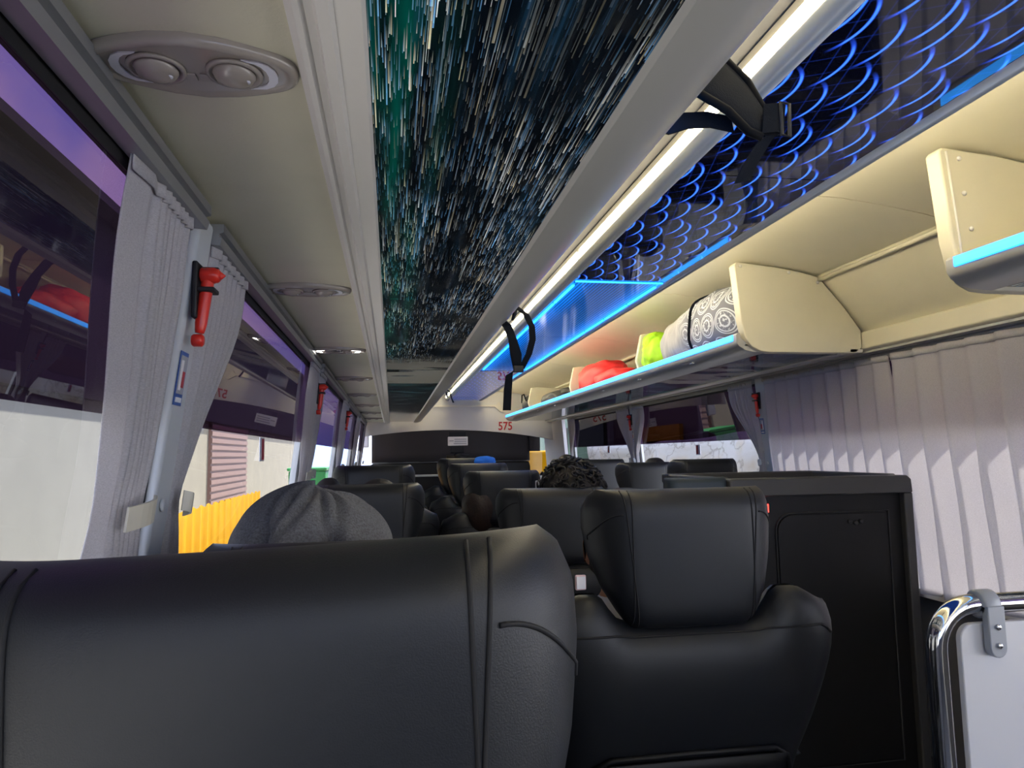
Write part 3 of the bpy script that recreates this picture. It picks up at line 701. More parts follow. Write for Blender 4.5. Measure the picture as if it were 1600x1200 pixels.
def make_seat():
    t = thing('passenger_seat', '', 'seat', (0, 0, 0), 'black leather seats', local=True)
    h = MB().pillow(hb, hf, 64, 44).build('headrest', 'leather', t, smooth=True)
    def line(fx, z0, z1, r=.0016, nm='seam', par=h, n=40, cv=0):
        pts = []
        for i in range(n):
            z = lerp(z0, z1, i / (n - 1)); x = fx(i / (n - 1))
            v = (z - .965) / .285; s_ = max(-.995, min(.995, x / interp(HW, z)))
            p = hb(s_, v); pts.append((p[0], p[1] - .0003, p[2]))
        MB().tube(pts, r, 6).build(nm, 'leather_seam', par, smooth=True)
    for s_ in (-1, 1):
        line(lambda f: s_ * .128, .975, 1.2475)
        line(lambda f: s_ * lerp(.118, .143, f), .975, 1.2475)
        pts = []
        for i in range(14):
            f = i / 13; x = s_ * lerp(.145, .2065, f); z = 1.20 - .055 * f ** 2.2
            sv = max(-.985, min(.985, x / interp(HW, z))); p = hb(sv, (z - .965) / .285); pts.append((p[0], p[1] - .0006, p[2]))
        MB().tube(pts, .0018, 6).build('seam', 'leather_seam', h, smooth=True)
    b = MB().pillow(bb, bf, 36, 26).build('backrest', 'leather', t, smooth=True)
    # piping that follows the shoulders and the dip under the headrest
    pts = []
    for i in range(41):
        s_ = -.93 + 1.86 * i / 40; v = 1 - lerp(.022, .075, sstep(.42, .70, abs(s_))) / (btop(s_) - .30); p = bb(s_, v); pts.append((p[0], p[1] - .001, p[2]))
    MB().tube(pts, .0026, 6).build('piping', 'leather_seam', b, smooth=True)
    for s_ in (-.05, .05): MB().tube([(s_, .05, .93), (s_, .05, 1.0)], .008, 10).build('headrest_post', 'chrome', t, smooth=True)
    # hard shell with a raised rim low on the back
    def shell(x, z, d): return (x, by(x, z) - d, z)
    MB().quad_grid(lambda i, j: shell(lerp(-.20, .20, i / 12), lerp(.36, .70, j / 8), .004), 13, 9).build('back_shell', 'blackplastic', t, smooth=True, solid=.006)
    out = [(-.215, .36), (-.215, .66), (-.205, .69), (-.175, .71), (0, .712), (.175, .71), (.205, .69), (.215, .66), (.215, .36)]
    MB().tube([shell(x, z, .004) for x, z in out], .006, 8).build('shell_rim', 'blackplastic', t, smooth=True)
    MB().tube([shell(x, .645, .006) for x in (-.17, -.08, 0, .08, .17)], .004, 8).build('pocket_bar', 'blackplastic', t, smooth=True)
    MB().pillow(lambda s_, v: (s_ * .255, lerp(.24, .78, v), .46 - .065 * rim(s_, v, 7)), lambda s_, v: (s_ * .255, lerp(.24, .78, v), .46 + .065 * rim(s_, v, 5)), 18, 18).build('cushion', 'leather', t, smooth=True)
    for s_ in (-1, 1):
        a = MB().pillow(lambda u, v: (s_ * .29 + u * .028, lerp(.20, .66, v), .625 - .025 * rim(u, v, 4)), lambda u, v: (s_ * .29 + u * .028, lerp(.20, .66, v), .625 + .025 * rim(u, v, 4)), 10, 14).build('armrest', 'leather', t, smooth=True)
        MB().box(s_ * .29 - .018, s_ * .29 + .018, .26, .50, .36, .605).build('armrest_panel', 'blackplastic', t, bevel=.01, auto=40)
        MB().ext([(s_ * .17 - .02, 0), (s_ * .17 + .02, 0), (s_ * .17 + .02, .40), (s_ * .17 - .02, .40)], .32, .66).build('leg', 'blackplastic', t, bevel=.01, auto=40)
    return t
proto = make_seat()
A, Bc, Cc = -.088, .575, 1.755
seats = [(A + .052, .42, -4.0, 1.254, 'black leather seat nearest the camera, filling the lower left'),
         (A, 1.065, 0, 1.182, 'black leather seat behind the grey cap, its headrest almost hidden'),
         (A, 2.50, 0, 1.212, 'black leather seat with a dark head and dark bundle just above it, left window side'),
         (A, 3.58, 0, 1.264, 'fourth black leather seat from the camera in the left window column'),
         (A, 4.65, 0, 1.22, 'fifth black leather seat from the camera in the left window column'),
         (A, 5.75, 0, 1.22, 'sixth black leather seat from the camera in the left window column'),
         (Bc + .028, 1.36, -1.0, 1.232, 'black leather seat seen whole from behind, right of the nearest seat'),
         (Bc, 2.42, 0, 1.187, 'black leather seat in front of the curly haired passenger'),
         (Bc, 3.60, 0, 1.222, 'third black leather seat in the aisle column, before the blue spot'),
         (Bc, 4.66, 0, 1.25, 'fourth black leather seat in the aisle column'),
         (Bc, 5.70, 2, 1.28, 'fifth black leather seat in the aisle column'),
         (Cc, 3.72, 0, 1.262, 'black leather seat nearest the padded cabinet corner, right window side'),
         (Cc, 4.68, 0, 1.235, 'black leather seat with a dark head above it, right window side'),
         (Cc, 5.70, 0, 1.25, 'third black leather seat on the right window side'),
         (Cc, 6.75, 0, 1.25, 'farthest black leather seat on the right window side')]
for i, (x, y, rz, top, lb) in enumerate(seats):
    o = proto if i == 0 else copy_tree(proto)
    o.location = (x, y, 0); o.rotation_euler = (0, math.radians(-2.2) if i == 0 else 0, math.radians(rz)); o.scale = (1, 1, top / 1.25); o['label'] = lb

# ------------------------------------------------------------------ cabinet beside the door, padded corner, railing
cb = thing('galley_cabinet', 'black cabinet with a recessed door beside the closed curtains', 'cabinet', (1.72, 2.8, 0))
MB().box(1.315, 2.094, 2.62, 3.28, 0, 1.155).build('body', 'blackplastic', cb, bevel=.008, auto=40)
MB().prism([(1.30, 2.59, 1.125), (1.30, 2.59, 1.188), (1.31, 2.59, 1.196), (2.078, 2.59, 1.196), (2.097, 2.59, 1.18), (2.10, 2.59, 1.125)], (0, .08, 0)).build('top_edge', 'cabtop', cb, bevel=.006, auto=40)
for a, b, c, d in ((1.30, 2.09, 3.22, 3.30), (1.30, 1.34, 2.67, 3.22), (2.05, 2.09, 2.67, 3.22)): MB().box(a, b, c, d, 1.155, 1.20).build('rim', 'cabtop', cb, bevel=.008, auto=40)
MB().box(2.06, 2.10, 2.592, 2.625, 0, 1.125).build('corner_post', 'cabtop', cb, bevel=.006, auto=40)
def door_outline(d, y): 
    pts = [(1.50 + d, y, .08 + d)]
    for i in range(9): a = PI - PI / 2 * i / 8; pts.append((1.57 + .07 * math.cos(a) + d * .7, y, .985 + .07 * math.sin(a) - d * .7))
    return pts + [(2.00 - d, y, 1.055 - d), (2.00 - d, y, .08 + d)]
dr = MB().prism(door_outline(.008, 2.612), (0, .012, 0)).build('door', 'blackplastic', cb, bevel=.003, auto=40)
MB().tube(door_outline(0., 2.6175), .0045, 8, closed=True).build('door_seal', 'rubber', cb, smooth=True)
for dx in (-.026, .0, .024): MB().lathe([(.009, 0), (.009, -.008), (.006, -.010), (.0005, -.010)], (1.845 + dx, 2.612, 1.015 - .006 * (dx == 0)), 'y', 14).build('latch', 'rubber', dr, smooth=True)
MB().box(1.443, 1.475, 2.612, 2.622, 1.035, 1.105).build('switch_plate', 'blackplastic', cb, bevel=.002)
sw = MB().box(1.449, 1.469, 2.606, 2.613, 1.062, 1.095).build('lit_switch', 'redled', cb, bevel=.002); sw['label'] = 'red lit switch'
pd = thing('padded_partition', 'blue black padded partition top left of the black cabinet', 'partition', (1.18, 2.65, 0))
MB().box(1.06, 1.298, 2.60, 2.70, .0, 1.12).build('panel', 'blackplastic', pd, bevel=.01, auto=40)
MB().pillow(lambda s_, v: (1.179 + s_ * .125, 2.645 - .045 * rim(s_, v, 12), lerp(1.115, 1.205, v)), lambda s_, v: (1.179 + s_ * .125, 2.645 + .045 * rim(s_, v, 12), lerp(1.115, 1.205, v)), 20, 10).build('pad', 'blackpad', pd, smooth=True)

rg = thing('stair_railing', 'chrome tube stair railing at the lower right', 'railing', (.95, 1.07, 0))
pts = [(.893, 1.07, .0), (.893, 1.07, .5), (.890, 1.07, .95)]
for i in range(10): a = PI - PI / 2 * i / 9; pts.append((.960 + .070 * math.cos(a), 1.07, .975 + .070 * math.sin(a)))
pts += [(1.10, 1.07, 1.045), (1.30, 1.07, 1.045), (1.42, 1.07, 1.045)]
for i in range(1, 9): a = PI / 2 - PI / 2 * i / 8; pts.append((1.42 + .07 * math.cos(a), 1.07, .975 + .07 * math.sin(a)))
pts += [(1.49, 1.07, .0)]
MB().tube(pts, .0165, 20).build('tube', 'chrome', rg, smooth=True)
MB().lathe([(.04, 0), (.04, .006), (.025, .012), (.017, .013)], (.893, 1.07, 0), 'z', 20).build('foot_flange', 'chrome', rg, smooth=True)
for cxk in (.985, 1.36):
    k = MB().tube([(cxk - .016, 1.07, 1.045), (cxk - .013, 1.07, 1.045), (cxk + .013, 1.07, 1.045), (cxk + .016, 1.07, 1.045)], [.020, .0235, .0235, .020], 18).build('clamp', 'clamp', rg, smooth=True)
    tp = [(cxk - .016, 1.045)] + [(cxk + .016 * math.cos(a), .978 + .016 * math.sin(a)) for a in [PI + PI * i / 8 for i in range(9)]] + [(cxk + .016, 1.045)]
    MB().prism([(x, 1.044, z) for x, z in tp], (0, .014, 0)).build('clamp_tongue', 'clamp', k, bevel=.002, auto=40)
    for zz in (.982, 1.012): MB().lathe([(.005, 0), (.005, -.003), (.003, -.004), (.0005, -.004)], (cxk, 1.044, zz), 'y', 10).build('bolt', 'chrome', k, smooth=True)
bdp = []
for (bx_, bz_, a0) in ((1.43, .15, -PI / 2), (1.43, .99, 0), (.955, .99, PI / 2), (.955, .15, PI)):
    for i in range(7): a = a0 + PI / 2 * i / 6; bdp.append((bx_ + .025 * math.cos(a), 1.062, bz_ + .025 * math.sin(a)))
bd = MB().prism(bdp, (0, .012, 0)).build('board', 'board', rg, bevel=.002, auto=40); bd['label'] = 'white laminate board'
MB().lathe([(.014, 0), (.014, -.002), (.0005, -.003)], (1.062, 1.062, .895), 'y', 16).build('hole_plug', 'rubber', bd, smooth=True)

# ------------------------------------------------------------------ bags in the right rack
def blob(nm, m, parent, c, r, seed=0, lump=.08, sq=.75, nu=40, nv=26, freq=9., crease=0.):
    rn = random.Random(seed); ks = [(Vector((rn.uniform(-1, 1), rn.uniform(-1, 1), rn.uniform(-1, 1))) * freq, rn.uniform(0, 6)) for _ in range(7)]
    def P(i, j):
        a = 2 * PI * i / nu; b = -PI / 2 + PI * j / (nv - 1)
        d = Vector((math.cos(b) * math.cos(a), math.cos(b) * math.sin(a), math.sin(b)))
        q = Vector([math.copysign(abs(v) ** sq, v) for v in d])
        l = sum(math.sin(k.dot(d) + p) for k, p in ks) / 7
        cr = -abs(math.sin(6 * d.y + 3 * d.z + 2 * l)) ** 8 * crease
        return [c[i_] + q[i_] * r[i_] * (1 + lump * l + cr) for i_ in range(3)]
    b = MB(); b.weld = True
    b.quad_grid(P, nu, nv, cu=True)
    return b.build(nm, m, parent, smooth=True)
def bag_material():
    n = NB('circle_print_cloth')
    sx = 8.2
    u = n.mul(n.y, sx); v = n.mul(n.z, sx * 1.0)
    row = n.fl(v); uu = n.add(u, n.mul(n.f('MODULO', row, 2.), .5))
    d = n.f('SQRT', n.add(n.pw(n.ab(n.sub(n.fr(uu), .5)), 2.), n.pw(n.ab(n.sub(n.fr(v), .5)), 2.)))
    ring = n.mx(n.sub(1., n.ss(n.ab(n.sub(d, .46)), .01, .03)), n.mx(n.sub(1., n.ss(n.ab(n.sub(d, .38)), .01, .03)), n.sub(1., n.ss(n.ab(n.sub(d, .20)), .01, .05))))
    spots = n.gt(n.noise(n.vec(n.mul(n.y, 90.), n.mul(n.z, 90.)), 1., 2.), .58)
    pat = n.mx(ring, n.mul(n.mul(spots, n.lt(d, .34)), .8))
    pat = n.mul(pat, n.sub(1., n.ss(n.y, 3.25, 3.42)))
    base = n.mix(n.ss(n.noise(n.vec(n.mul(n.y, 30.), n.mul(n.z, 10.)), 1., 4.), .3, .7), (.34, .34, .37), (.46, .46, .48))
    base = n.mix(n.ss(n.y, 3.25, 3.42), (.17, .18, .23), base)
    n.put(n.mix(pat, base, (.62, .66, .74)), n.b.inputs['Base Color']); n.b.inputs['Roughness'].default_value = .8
    return n.m
MT['bagprint'] = bag_material()
MT['lime'] = mat('lime_nylon', (.42, .80, .02), .55, var=.12, varscale=20)
MT['redbag'] = mat('red_nylon', (.80, .03, .035), .55, var=.12, varscale=14)
MT['darkbag'] = mat('black_nylon_bag', (.02, .024, .032), .6, var=.2)
MT['bluebag'] = mat('bright_blue_cloth', (.01, .18, .75), .7)
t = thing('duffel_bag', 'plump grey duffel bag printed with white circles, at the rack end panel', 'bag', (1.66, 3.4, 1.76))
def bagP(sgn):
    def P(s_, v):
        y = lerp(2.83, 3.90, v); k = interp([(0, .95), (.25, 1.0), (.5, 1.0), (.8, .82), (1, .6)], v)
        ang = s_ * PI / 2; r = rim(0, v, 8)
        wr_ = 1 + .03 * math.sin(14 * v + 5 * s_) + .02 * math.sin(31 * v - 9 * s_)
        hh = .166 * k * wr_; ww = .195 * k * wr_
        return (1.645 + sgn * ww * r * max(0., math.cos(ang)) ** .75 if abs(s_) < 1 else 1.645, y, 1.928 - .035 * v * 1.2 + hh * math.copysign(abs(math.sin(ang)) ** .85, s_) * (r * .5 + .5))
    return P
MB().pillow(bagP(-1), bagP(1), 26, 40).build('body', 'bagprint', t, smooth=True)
sp = []
for i in range(25):
    a = -PI / 2 + PI * i / 24; p = bagP(-1)(a / (PI / 2) * .99, .34 + .10 * (1 - i / 24)); sp.append((p[0] - .003, p[1], p[2]))
MB().tube(sp, .008, 8).build('zip_strap', 'webbing', t, smooth=True)
t = thing('lime_bag', 'lime green cloth bag tucked between the duffel bag and a divider', 'bag', (1.57, 3.93, 1.76))
blob('body', 'lime', t, (1.57, 3.93, 1.875), (.10, .115, .11), 3, .16, .8, crease=.10)
blob('top_fold', 'lime', t, (1.56, 3.95, 1.965), (.075, .085, .05), 4, .16, .8, crease=.12)
t = thing('red_backpack', 'bright red backpack lying on the right rack', 'bag', (1.62, 5.1, 1.76))
blob('body', 'redbag', t, (1.64, 5.32, 1.885), (.145, .38, .128), 5, .10, .7, crease=.05)
blob('front_pocket', 'redbag', t, (1.60, 4.86, 1.835), (.12, .30, .072), 6, .10, .75, crease=.04)
MB().box(1.93, 1.955, 4.50, 4.75, 1.86, 1.94).build('handle_patch', 'darkbag', t, bevel=.01)
t = thing('black_bag', 'black bag lying at the front end of the right rack', 'bag', (1.62, 6.9, 1.76))
blob('body', 'darkbag', t, (1.62, 6.75, 1.835), (.13, .42, .075), 8, .12, .75)
blob('flap', 'darkbag', t, (1.66, 6.45, 1.875), (.10, .22, .05), 9, .14, .8)
t = thing('dark_holdall', 'dark round holdall beside the front bulkhead in the right rack', 'bag', (1.62, 7.9, 1.76))
blob('body', 'darkbag', t, (1.62, 7.95, 1.87), (.13, .25, .11), 10, .06, .8)
MB().tube([(1.50, 7.8, 1.90), (1.49, 7.88, 1.98), (1.49, 8.0, 1.98), (1.50, 8.08, 1.90)], .008, 8).build('handle', 'webbing', t, smooth=True)

# ------------------------------------------------------------------ straps hanging from the left rack
t = thing('backpack_strap', 'padded black backpack strap with a buckle hanging from the left rack lip', 'strap', (.48, .93, 1.80))
L_ = [(.33, .93, 1.905), (.40, .925, 1.895), (.455, .925, 1.868), (.505, .925, 1.833), (.535, .93, 1.80), (.552, .93, 1.785)]
wv = [(.05, .03, .085), (.055, .03, .085), (.058, .03, .080), (.050, .03, .066), (.040, .025, .052), (.03, .02, .034)]
pad = MB().ribbon(L_, [tuple(q) for q in wv], .014).build('pad', 'webbing', t, sub=2, smooth=True)
for s_ in (.5, -.5):
    MB().tube([tuple(Vector(p) + Vector(q) * s_ * .97) for p, q in zip(L_, wv)], .0065, 8).build('binding', 'webedge', pad, smooth=True)
MB().ribbon([(.552, .925, 1.785), (.558, .925, 1.775), (.545, .925, 1.765), (.522, .927, 1.730), (.508, .93, 1.702)], (.028, .006, .010), .0025).build('webbing', 'webbing', t)
MB().ribbon([(.540, .918, 1.795), (.560, .915, 1.797), (.572, .915, 1.795)], (.006, .0, .045), .004).build('buckle_loop', 'webbing', t)
MB().tube([(.566, .912, 1.770), (.566, .912, 1.820), (.580, .912, 1.818), (.578, .912, 1.768)], .0028, 8, closed=True).build('buckle', 'rubber', t, smooth=True)
MB().ribbon([(.50, .935, 1.792), (.465, .94, 1.800), (.43, .94, 1.796), (.40, .94, 1.785), (.365, .94, 1.795)], (.0, .008, .028), .0025).build('side_strap', 'webbing', t)
t = thing('backpack_strap', 'looped black strap dangling farther along the left rack lip', 'strap', (.42, 2.3, 1.6))
MB().ribbon([(.34, 2.3, 1.838), (.385, 2.3, 1.828), (.410, 2.3, 1.79), (.405, 2.3, 1.765)], [(.02, .05, .03)] * 4, .008).build('pad', 'webbing', t)
MB().ribbon([(.412, 2.29, 1.80), (.445, 2.29, 1.775), (.464, 2.29, 1.735), (.466, 2.29, 1.69), (.452, 2.29, 1.64), (.425, 2.29, 1.590)], (.022, .006, .0), .003).build('loop', 'webbing', t)
MB().ribbon([(.365, 2.30, 1.752), (.382, 2.295, 1.735), (.398, 2.29, 1.690), (.408, 2.29, 1.640), (.412, 2.29, 1.585)], [(.022, .006, .01), (.028, .004, .008), (.030, .006, 0), (.040, .006, 0), (.026, .006, 0)], .003).build('webbing', 'webbing', t)
MB().ribbon([(.43, 2.285, 1.592), (.400, 2.285, 1.588), (.384, 2.285, 1.572), (.378, 2.285, 1.52), (.374, 2.285, 1.452)], [(.0, .004, .02), (.012, .004, .016), (.024, .004, .008), (.027, .004, 0), (.027, .004, 0)], .003).build('tail', 'webbing', t)
MB().box(.398, .432, 2.278, 2.292, 1.578, 1.600).build('buckle', 'rubber', t, bevel=.003)
t = thing('cord_loop', 'short dark cord dangling at the far end of the left rack', 'strap', (.44, 5.5, 1.75))
MB().tube([(.39, 5.5, 1.83), (.412, 5.5, 1.825), (.425, 5.5, 1.78), (.432, 5.5, 1.755)], .007, 8).build('cord', 'webbing', t, smooth=True)
MB().tube([(.405, 5.5, 1.83), (.45, 5.5, 1.80), (.462, 5.5, 1.75), (.478, 5.5, 1.715)], .006, 8).build('cord', 'webbing', t, smooth=True)

# ------------------------------------------------------------------ passengers
def person_material(name, cloth, skin, legs):
    n = NB(name)
    hand = n.mul(n.mul(n.gt(n.y, .60), n.lt(n.y, .83)), n.mul(n.gt(n.z, .635), n.lt(n.ab(n.x), .22)))
    sk = n.mx(n.gt(n.z, 1.045), hand)
    leg = n.mul(n.lt(n.z, .60), n.gt(n.y, .46))
    c = n.mix(leg, cloth, legs); c = n.mix(sk, c, skin)
    n.put(c, n.b.inputs['Base Color']); n.b.inputs['Roughness'].default_value = .7
    return n.m
def person(label, loc, cloth, skin=(.36, .17, .10), legs=(.03, .03, .05), hair=(.012, .010, .010), size=1.0, rz=0., hairkind='short', lean=0., tip=.0):
    """seated figure in seat coordinates (faces +y); the body is one skinned mesh"""
    t = thing('person', label, 'person', loc, local=True); t.rotation_euler = (0, 0, rz); t.scale = (size,) * 3
    V = []; R = []; Ed = []
    def add(p, r, par=None):
        V.append(p); R.append(r if isinstance(r, tuple) else (r, r))
        if par is not None: Ed.append((par, len(V) - 1))
        return len(V) - 1
    pel = add((0, .42, .57), (.15, .12)); sp_ = add((lean * .3, .37, .74), (.14, .11), pel); ch = add((lean * .7, .315, .92), (.15, .11), sp_)
    nk = add((lean, .30, 1.035), .055, ch); n2 = add((lean, .305, 1.075), .052, nk); jaw = add((lean, .325, 1.11), (.066, .075), n2)
    hd_ = add((lean, .325, 1.165), (.077, .092), jaw); cr = add((lean, .318, 1.215), (.072, .082), hd_); add((lean, .318, 1.243), (.045, .05), cr)
    ns = add((lean, .412, 1.155), .014, hd_); add((lean, .430, 1.140), .010, ns)
    for s_ in (-1, 1):
        add((lean + s_ * .088, .315, 1.155), (.010, .022), hd_)
        hp_ = add((s_ * .09, .46, .555), .085, pel); kn = add((s_ * .12, .86, .57), .062, hp_); ca = add((s_ * .12, .90, .33), .052, kn); an = add((s_ * .12, .92, .09), .036, ca)
        add((s_ * .13, 1.04, .045), (.04, .028), an)
        sh_ = add((lean * .7 + s_ * .165, .315, .965), .062, ch); el = add((s_ * .235, .43, .715), .045, sh_); wr_ = add((s_ * .13, .62, .67), .030, el); pm = add((s_ * .09, .70, .675), (.036, .022), wr_)
        for k in range(4):
            f1 = add((s_ * (.112 - .018 * k), .745 + .006 * (k in (1, 2)), .672), .0095, pm); f2 = add((s_ * (.110 - .018 * k), .775 + .008 * (k in (1, 2)), .655), .0085, f1)
            add((s_ * (.108 - .018 * k), .785, .635), .0075, f2)
        t1 = add((s_ * .052, .70, .690), .011, pm); add((s_ * .035, .725, .700), .009, t1)
    me = bpy.data.meshes.new('body'); me.from_pydata(V, Ed, []); o = bpy.data.objects.new('body', me); C.objects.link(o)
    sk = o.modifiers.new('skin', 'SKIN'); sk.use_smooth_shade = True
    for i, sv in enumerate(me.skin_vertices[0].data): sv.radius = R[i]; sv.use_root = (i == 0)
    sb = o.modifiers.new('sub', 'SUBSURF'); sb.levels = 2; sb.render_levels = 2
    me.materials.append(person_material('cloth_and_skin', cloth, skin, legs)); o.parent = t
    # hair
    hm = mat('hair', hair, .55, bump=(90, .8), var=.4, varscale=40)
    if hairkind in ('short', 'curly', 'long'):
        rn = random.Random(len(label)); ks = [(Vector((rn.uniform(-1, 1), rn.uniform(-1, 1), rn.uniform(-1, 1))) * (14 if hairkind == 'curly' else 7), rn.uniform(0, 6)) for _ in range(10)]
        rx, ry, rz_ = {'short': (.090, .108, .100), 'curly': (.108, .120, .108), 'long': (.096, .112, .105)}[hairkind]
        am = .16 if hairkind == 'curly' else .06
        def P(i, j):
            a = 2 * PI * i / 48; b = -1.1 + (PI / 2 + 1.1) * j / 27
            d = Vector((math.cos(b) * math.cos(a), math.cos(b) * math.sin(a), math.sin(b)))
            l = sum(math.sin(k.dot(d) * 1.3 + p) for k, p in ks) / 10
            z = d.z * rz_; y = d.y * ry
            if z < .01 and y > .02: y = .02 + (y - .02) * .25           # leave the face free
            if hairkind == 'long' and z < 0: z *= 1.7
            k = 1 + am * l
            return (lean + d.x * rx * k, .318 + y * k, 1.165 + z * k)
        b = MB(); b.weld = True; b.quad_grid(P, 48, 28, cu=True)
        h = b.build('hair', hm, t, smooth=True)
        if hairkind == 'curly':
            cb_ = MB(); rn = random.Random(3)
            for q in range(170):
                a = rn.uniform(0, 2 * PI); bb_ = rn.uniform(-.5, 1.5); d = Vector((math.cos(bb_) * math.cos(a), math.cos(bb_) * math.sin(a), math.sin(bb_)))
                if d.y > .3 and d.z < .2: continue
                c0 = Vector((lean, .318, 1.165)) + Vector((d.x * rx, d.y * ry, d.z * rz_)) * 1.0; tn = d.orthogonal().normalized(); tn.rotate(Matrix.Rotation(rn.uniform(0, 6), 3, d)); bn = d.cross(tn)
                r_ = rn.uniform(.010, .017)
                cb_.tube([c0 + tn * r_ * math.cos(w_) + bn * r_ * math.sin(w_) + d * .004 * w_ for w_ in [i * .8 for i in range(9)]], .0042, 5)
            ob = cb_.build('curls', hm, h, smooth=True); ob['kind'] = 'stuff'
    return t
# man in the grey cap
cp = person('passenger in a wrinkled grey flat cap in front of the nearest seat', (-.142, 1.035, -.012), (.05, .05, .06), hairkind='cap')
MT['cap'] = mat('grey_heather_wool', (.12, .125, .142), .95, bump=(420, .9), var=.35, varscale=260)
def capP(i, j):
    a = 2 * PI * i / 96; v = j / 23; b = v * PI / 2 * 1.12
    k = math.sin(b); z = math.cos(b)
    fold = 0.
    for q in range(11):
        c0 = 2 * PI * q / 11 + .35 * math.sin(q * 2.3) + .45 * math.sin(2.2 * v + q); dd = (a - c0 + PI) % (2 * PI) - PI
        fold -= .016 * math.exp(-(dd / .07) ** 2) * sstep(.08, .3, v) * (1 - sstep(.8, 1, v))
        fold += .006 * math.exp(-((dd - .16) / .13) ** 2) * sstep(.08, .3, v) * (1 - sstep(.8, 1, v))
    r = 1 + fold * 6 + .018 * math.sin(5 * a + 7 * v) * v + .012 * math.sin(9 * a - 11 * v + 1)
    return (.147 * k * r * math.cos(a), .318 + .165 * k * r * math.sin(a) + .03 * z, 1.150 + .118 * z * r * (1 - .08 * math.cos(a)))
cpb = MB(); cpb.weld = True; cpb.quad_grid(capP, 96, 24, cu=True)
cap = cpb.build('cap', 'cap', cp, smooth=True); cap['label'] = 'wrinkled grey flat cap'
MB().quad_grid(lambda i, j: (lerp(-.085, .085, i / 12), .44 + (.075 * j / 5) * (1 - ((i - 6) / 6.5) ** 2), 1.135 - .012 * j / 5 - .01 * ((i - 6) / 6) ** 2), 13, 6).build('visor', 'cap', cap, smooth=True, solid=.006)
t = thing('dark_bundle', 'dark rounded bundle left of the dark head by the left windows', 'bag', (-.24, 2.76, .5))  # bundle stands in for what looked like a second dark head
blob('body', mat('dark_brown_cloth', (.022, .017, .016), .7, var=.3), t, (-.235, 2.76, .88), (.085, .11, .352), 21, .04, .8)
person('dark haired passenger in the left window column, behind two seats from the camera', (.02, 2.52, -.03), (.03, .03, .035), size=.99, lean=-.07)
person('passenger with dark curly hair in the aisle seat', (.665, 2.28, -.005), (.03, .035, .05), hairkind='curly', size=1.0)
person('dark haired passenger by the pale stone wall window', (1.875, 4.55, .002), (.03, .03, .04), size=1.0)
hidden = person('passenger hidden by the large headrest, bare neck and navy cap showing', (.575, 1.36, -.03), (.62, .62, .66), skin=(.40, .18, .10), size=.96, lean=-.035)
person('passenger with long brown hair beside the aisle seat', (.55, 3.38, -.10), (.02, .022, .03), hair=(.022, .010, .006), hairkind='long', lean=-.10, size=.98)
person('passenger with dark hair on the far right, nearly hidden by curls', (1.73, 6.60, .03), (.03, .03, .03), size=1.0)
# phone and earpiece
t = thing('phone', 'pale pink phone between the two nearest seats', 'phone', (.373, 1.40, 1.03))
MB().box(.362, .384, 1.396, 1.404, 1.036, 1.066).build('case', mat('pink_phone_case', (.70, .48, .50), .4), t, bevel=.003)
MB().box(.364, .382, 1.3945, 1.397, 1.039, 1.063).build('screen', 'paper', t)
t = thing('phone', 'white edged phone held up beside the curly hair', 'phone', (.565, 2.62, 1.15))
MB().box(.548, .566, 2.62, 2.70, 1.13, 1.205).build('case', 'paper', t, bevel=.004)
MB().box(.551, .564, 2.617, 2.621, 1.14, 1.20).build('screen', 'rubber', t)
t = thing('blue_jacket', 'bright blue cloth draped over a far aisle seat', 'jacket', (.75, 5.7, 1.2))
blob('cloth', 'bluebag', t, (.745, 5.73, 1.245), (.09, .06, .05), 2, .12, .9)
q = lambda x, y, z: ((x - .575) / .96, (y - 1.36) / .96, (z + .03) / .96)
ncap = blob('navy_cap', mat('navy_cap_cloth', (.012, .018, .045), .8), hidden, q(.565, 1.665, 1.170), (.098, .115, .055), 12, .05, .9); ncap['label'] = 'dark navy cap'
MB().quad_grid(lambda i, j: q(lerp(.495, .635, i / 8), 1.77 + .06 * j / 3 * (1 - ((i - 4) / 4.4) ** 2), 1.17 - .008 * j / 3), 9, 4).build('visor', 'darkbag', ncap, smooth=True, solid=.004).matrix_parent_inverse = Matrix()

# ------------------------------------------------------------------ outside
MT['ground'] = mat('pale_concrete_ground', (.52, .50, .46), .9, var=.15, varscale=1.5)
MT['out_beige'] = mat('beige_render', (.15, .132, .095), .9, var=.08, varscale=2)
MT['out_white'] = mat('white_painted_wall', (.115, .112, .10), .9, var=.05, varscale=2)
MT['out_dark'] = mat('dark_roof_sheet', (.012, .012, .014), .7)
MT['out_brown'] = mat('brown_shutter', (.12, .06, .045), .7)
MT['yellow'] = mat('yellow_tarpaulin', (.26, .125, .0), .7, var=.06, spec=.05)
MT['green'] = mat('green_plastic', (.01, .22, .04), .5)
MT['pole'] = mat('pale_green_pole', (.55, .68, .60), .5)
n_ = NB('white_marble_stone')
vn = n_.noise(n_.vec(n_.mul(n_.y, .9), n_.mul(n_.z, 1.6)), 2.2, 6.)
vein = n_.sub(1., n_.ss(n_.ab(n_.sub(vn, .5)), .0, .03))
st_ = n_.noise(n_.vec(n_.mul(n_.y, .6), n_.mul(n_.z, .9)), 1.7, 3.)
n_.put(n_.mix(n_.mul(vein, .6), n_.mix(n_.ss(st_, .5, .72), (.25, .247, .243), (.23, .18, .115)), (.08, .066, .052)), n_.b.inputs['Base Color']); n_.b.inputs['Roughness'].default_value = .7
MT['marble'] = n_.m
gd = struct(MB().box(-30, 40, -20, 45, -1.35, -1.25).build('ground', 'ground'))
tag(gd, None, None)
lb_ = thing('street_building', 'pale building with a dark roof along the left windows', 'building', (-4.5, 6, -1.25))
MB().box(-4.6, -4.4, -8, 13.5, -1.25, 5.0).build('wall', 'out_white', lb_)
